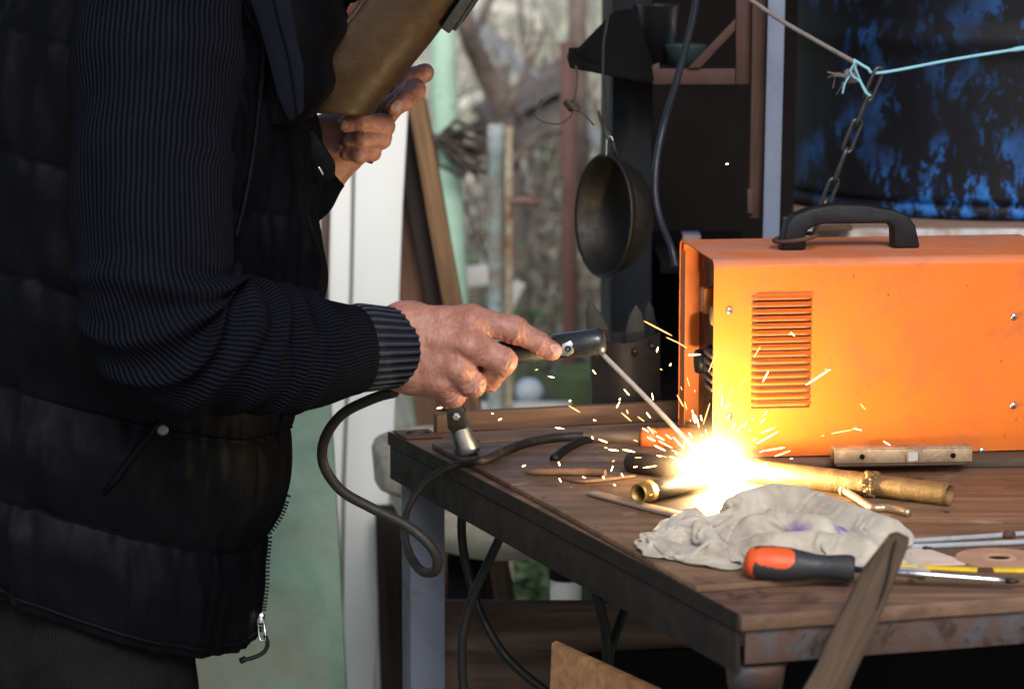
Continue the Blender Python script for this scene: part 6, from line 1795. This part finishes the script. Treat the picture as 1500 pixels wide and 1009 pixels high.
for sgn, kn, an in ((-1, kneeR, ankR), (1, kneeL, ankL)):
    path = [Vector((xr_ - .04, YB + sgn * .05, wz + .10)), Vector((xr_ - .02, YB + sgn * .07, wz - .02)), Vector((xr_ + (0 if sgn < 0 else -.05), YB + sgn * .10, wz - .2)), Vector(kn), Vector((an[0], an[1], .30)), Vector((an[0], an[1], .06))]
    swept("trouser_leg", path, [(.11, .11), (.142, .115), (.122, .112), (.088, .09), (.078, .08), (.085, .088)], 140, 120, legs_disp(sgn * 3.3), m.m, person)
M_leather = paint("boot_leather", (.03, .022, .018), .5, dirt=(.08, .07, .06), scale=20, bumpk=.5)
for an in (ankR, ankL):
    b = MB(); rows = []
    for x, hw, ht in ((-.085, .028, .05), (-.075, .036, .075), (-.02, .042, .115), (.05, .044, .095), (.11, .046, .065), (.16, .042, .05), (.185, .024, .035)):
        row = []
        for k in range(20):
            a = 2 * math.pi * k / 20
            row.append(Vector((an[0] + x, an[1] + hw * math.cos(a), max(.004, ht / 2 + ht / 2 * math.sin(a) * 1.1))))
        rows.append(row)
    b.grid(rows, closed_u=True); b.add(rows[0], [tuple(range(20))]); b.add(rows[-1], [tuple(range(20))[::-1]])
    b.build("boot", M_leather, person, smooth=True)
# knitted cap covering the hair, out of the frame's top
b = MB(); P = []
for i in range(14):
    t_ = i / 13; rr_ = math.cos(t_ * 1.45)
    P.append([Vector(Hp(-.012 + .103 * rr_ * math.cos(a), .083 * rr_ * math.sin(a), .045 + .105 * math.sin(t_ * math.pi / 2))) for a in np.linspace(0, 2 * math.pi, 60, endpoint=False)])
b.grid(P, closed_u=True); b.build("knit_cap", M_knit, person, smooth=True)
b = MB(); P = []
for i in range(8):
    P.append([Vector(Hp(-.012 + (.108 + .004 * math.sin(i)) * math.cos(a) * (.8 if i == 0 else 1), .082 * math.sin(a), -.135 + .02 * i)) for a in np.linspace(0, 2 * math.pi, 48, endpoint=False)])
b.grid(P, closed_u=True); b.build("neck_gaiter", M_thread, person, smooth=True)

# ================================================================== HELD THINGS
# electrode holder
h0, h1 = PY(632, 530, 3.438), PY(886, 499, 3.415)
Mh = frame(h0, h1 - h0, (0, -1, .3)); Lh = (h1 - h0).length
hr = .0152
eh = thing("electrode_holder", "black barrel shaped electrode holder gripped in the fist", "electrode holder", (h0 + h1) / 2)
t_c = Lh * .70
MB().lathe([(0, .001), (0, .012), (.004, .0142), (Lh * .3, .0148), (t_c - .004, hr), (t_c - .002, .001)], Mh, 40).build("handle", M_rubber, eh, smooth=True)
MB().lathe([(t_c - .002, .001), (t_c - .002, hr * .92), (t_c + .002, hr * .92), (t_c + .003, hr * 1.03), (Lh - .009, hr * 1.05), (Lh - .003, hr * .98), (Lh, hr * .82), (Lh - .0005, .001)], Mh, 40).build("jaw_head", paint("holder_head", (.045, .047, .052), .28, dirt=(.09, .07, .05), metal=.55, scale=26), eh, smooth=True)
c_ = PY(832, 512, 3.40)
b = MB(); b.prism([PY(u, v, 3.4035) for u, v in ((822, 521), (823, 504), (836, 499), (842, 507), (840, 517), (832, 522))], (0, .004, 0)); b.build("screw_plate", M_steel_worn, eh, bevel=.0008)
b = MB(); b.lathe([(0, .001), (0, .0042), (.0012, .004), (.0013, .0024), (-.0005, .0022), (-.0005, .0002)], frame(PY(832, 511, 3.4032), (0, -1, 0)), 18); b.build("screw", M_steel_dark, eh, smooth=True)
# electrode
e0, e1 = PY(874, 510, 3.418), ARC + Vector((-.012, .0, .012))
b = MB(); pts_ = [e0, e0.lerp(e1, .5) + Vector((.0008, 0, .001)), e1]
tag(b.tube([Vector(p) for p in spline([tuple(p) for p in pts_], 8)], .0031, 14).build("electrode", paint("grey_electrode", (.30, .27, .25), .5, dirt=(.2, .16, .13), scale=60, bumpk=.6), smooth=True), "thin grey electrode rod slanting from the holder to the arc", "electrode")

# face shield
Ym0, Ym1 = 3.50, 3.73
Ymc, hwm = (Ym0 + Ym1) / 2, .118
fr_ = np.array(spline([(552, 157), (600, 100), (646, 43), (696, -30), (746, -110), (792, -190)], 8))
bk_ = np.array(spline([(467, 150), (471, 92), (500, 46), (540, -6), (590, -90), (660, -190)], 8))
nU = 72; rowsP = []
for t_, (f_, k_) in enumerate(zip(fr_, bk_)):
    pf, pb = PY(f_[0], f_[1], Ymc), PY(k_[0], k_[1], Ymc)
    w_ = hwm * (.90 + .10 * min(1, t_ / 8))
    row = []
    for a in np.linspace(-math.pi / 2, math.pi / 2, nU):
        xo = abs(math.cos(a)) ** (2 / 3.0); yo = math.copysign(abs(math.sin(a)) ** (2 / 3.6), math.sin(a))
        row.append(pb.lerp(pf, xo) + Vector((0, yo * w_, 0)))
    rowsP.append(row)
# the turned-under bottom flap
b0 = rowsP[0]; cen = PY(474, 150, Ymc); flap = []
for q_, (sc_, dz) in enumerate(((.99, -.0035), (.95, -.006), (.7, -.004), (.35, -.001), (.02, .0))):
    flap.append([cen.lerp(p, sc_) + Vector((0, 0, dz)) for p in b0])
b = MB(); b.grid(flap[::-1] + rowsP)
me = bpy.data.meshes.new("shell"); me.from_pydata(b.v, [], b.f)
bm = bmesh.new(); bm.from_mesh(me); bmesh.ops.recalc_face_normals(bm, faces=bm.faces)
if sum((f.normal.dot(Vector((.6, 0, -.5))) for f in bm.faces)) < 0: bmesh.ops.reverse_faces(bm, faces=bm.faces)
bm.to_mesh(me); bm.free()
me.polygons.foreach_set('use_smooth', [True] * len(me.polygons))
m = Mat("scuffed_fibre")
n1 = m.noise(30, 8, .7, .3); n2 = m.noise(7, 6, .65, .3, loc=(2, 2, 0)); n3 = m.noise(240, 3, .6)
col = m.ramp(n1, [(.3, (.018, .0085, .0032)), (.55, (.037, .018, .0065)), (.78, (.07, .036, .012))])
col = m.mix(m.ramp(n2, [(.48, 0.), (.78, .7)]), col, (.026, .016, .010)); col = m.mix(m.ramp(n3, [(.64, 0.), (.74, .4)]), col, (.14, .088, .036))
m.set(Base_Color=col, Roughness=m.ramp(n1, [(.3, .62), (.7, .48)]), Specular_IOR_Level=.25); m.bump(n1, .4, .0012); m.bump(n3, .4, .0006)
ws = thing("face_shield", "scuffed brown hand held welding shield in front of the face", "welding shield", PY(560, 150, (Ym0 + Ym1) / 2))
shl = link("shell", me, m.m, ws)
md = shl.modifiers.new("thick", 'SOLIDIFY'); md.thickness = .0035; md.offset = -1
M_shb = paint("shield_black", (.016, .014, .013), .45, dirt=(.05, .035, .025), scale=24)
fdir = (PY(696, -30, Ym0) - PY(646, 43, Ym0)).normalized(); fn = Vector((fdir.z, 0, -fdir.x))
c_ = PY(644, 47, Ym0)
Mw = frame(c_ + Vector((0, (Ym1 - Ym0) / 2, 0)), fdir, fn)
b = MB(); b.box((.065, 0, .005), (.125, .16, .013), Mw); b.box((.065, 0, .0135), (.112, .145, .006), Mw); b.build("window_frame", M_shb, ws, bevel=.002)
b = MB(); b.box((.065, 0, .0170), (.085, .11, .002), Mw); b.build("dark_glass", paint("welding_glass", (.006, .012, .008), .08), ws)
b = MB(); b.box((.004, -.055, .011), (.006, .014, .008), Mw); b.build("clip", M_steel_bright, ws, bevel=.001)
# grip inside the shield where the hand closes
g0, g1 = J(536, 236, 3.732), J(566, 166, 3.75)
MB().tube([Vector(g0), Vector((g0 + g1) / 2), Vector(g1)], .0095, 16).build("grip", M_shb, ws, smooth=True)
for q_ in ():
    p_ = rowsP[q_][8]; b = MB(); b.lathe([(-.001, .0058), (.0012, .0055), (.0026, .004), (.003, .0002)], frame(p_, (0, -1, 0)), 18); b.build("rivet", M_steel_dark, ws, smooth=True)
b = MB(); b.tube([rw[0] + Vector((0, -.001, 0)) for rw in rowsP], .0024, 8); b.build("edge_binding", M_shb, ws, smooth=True)
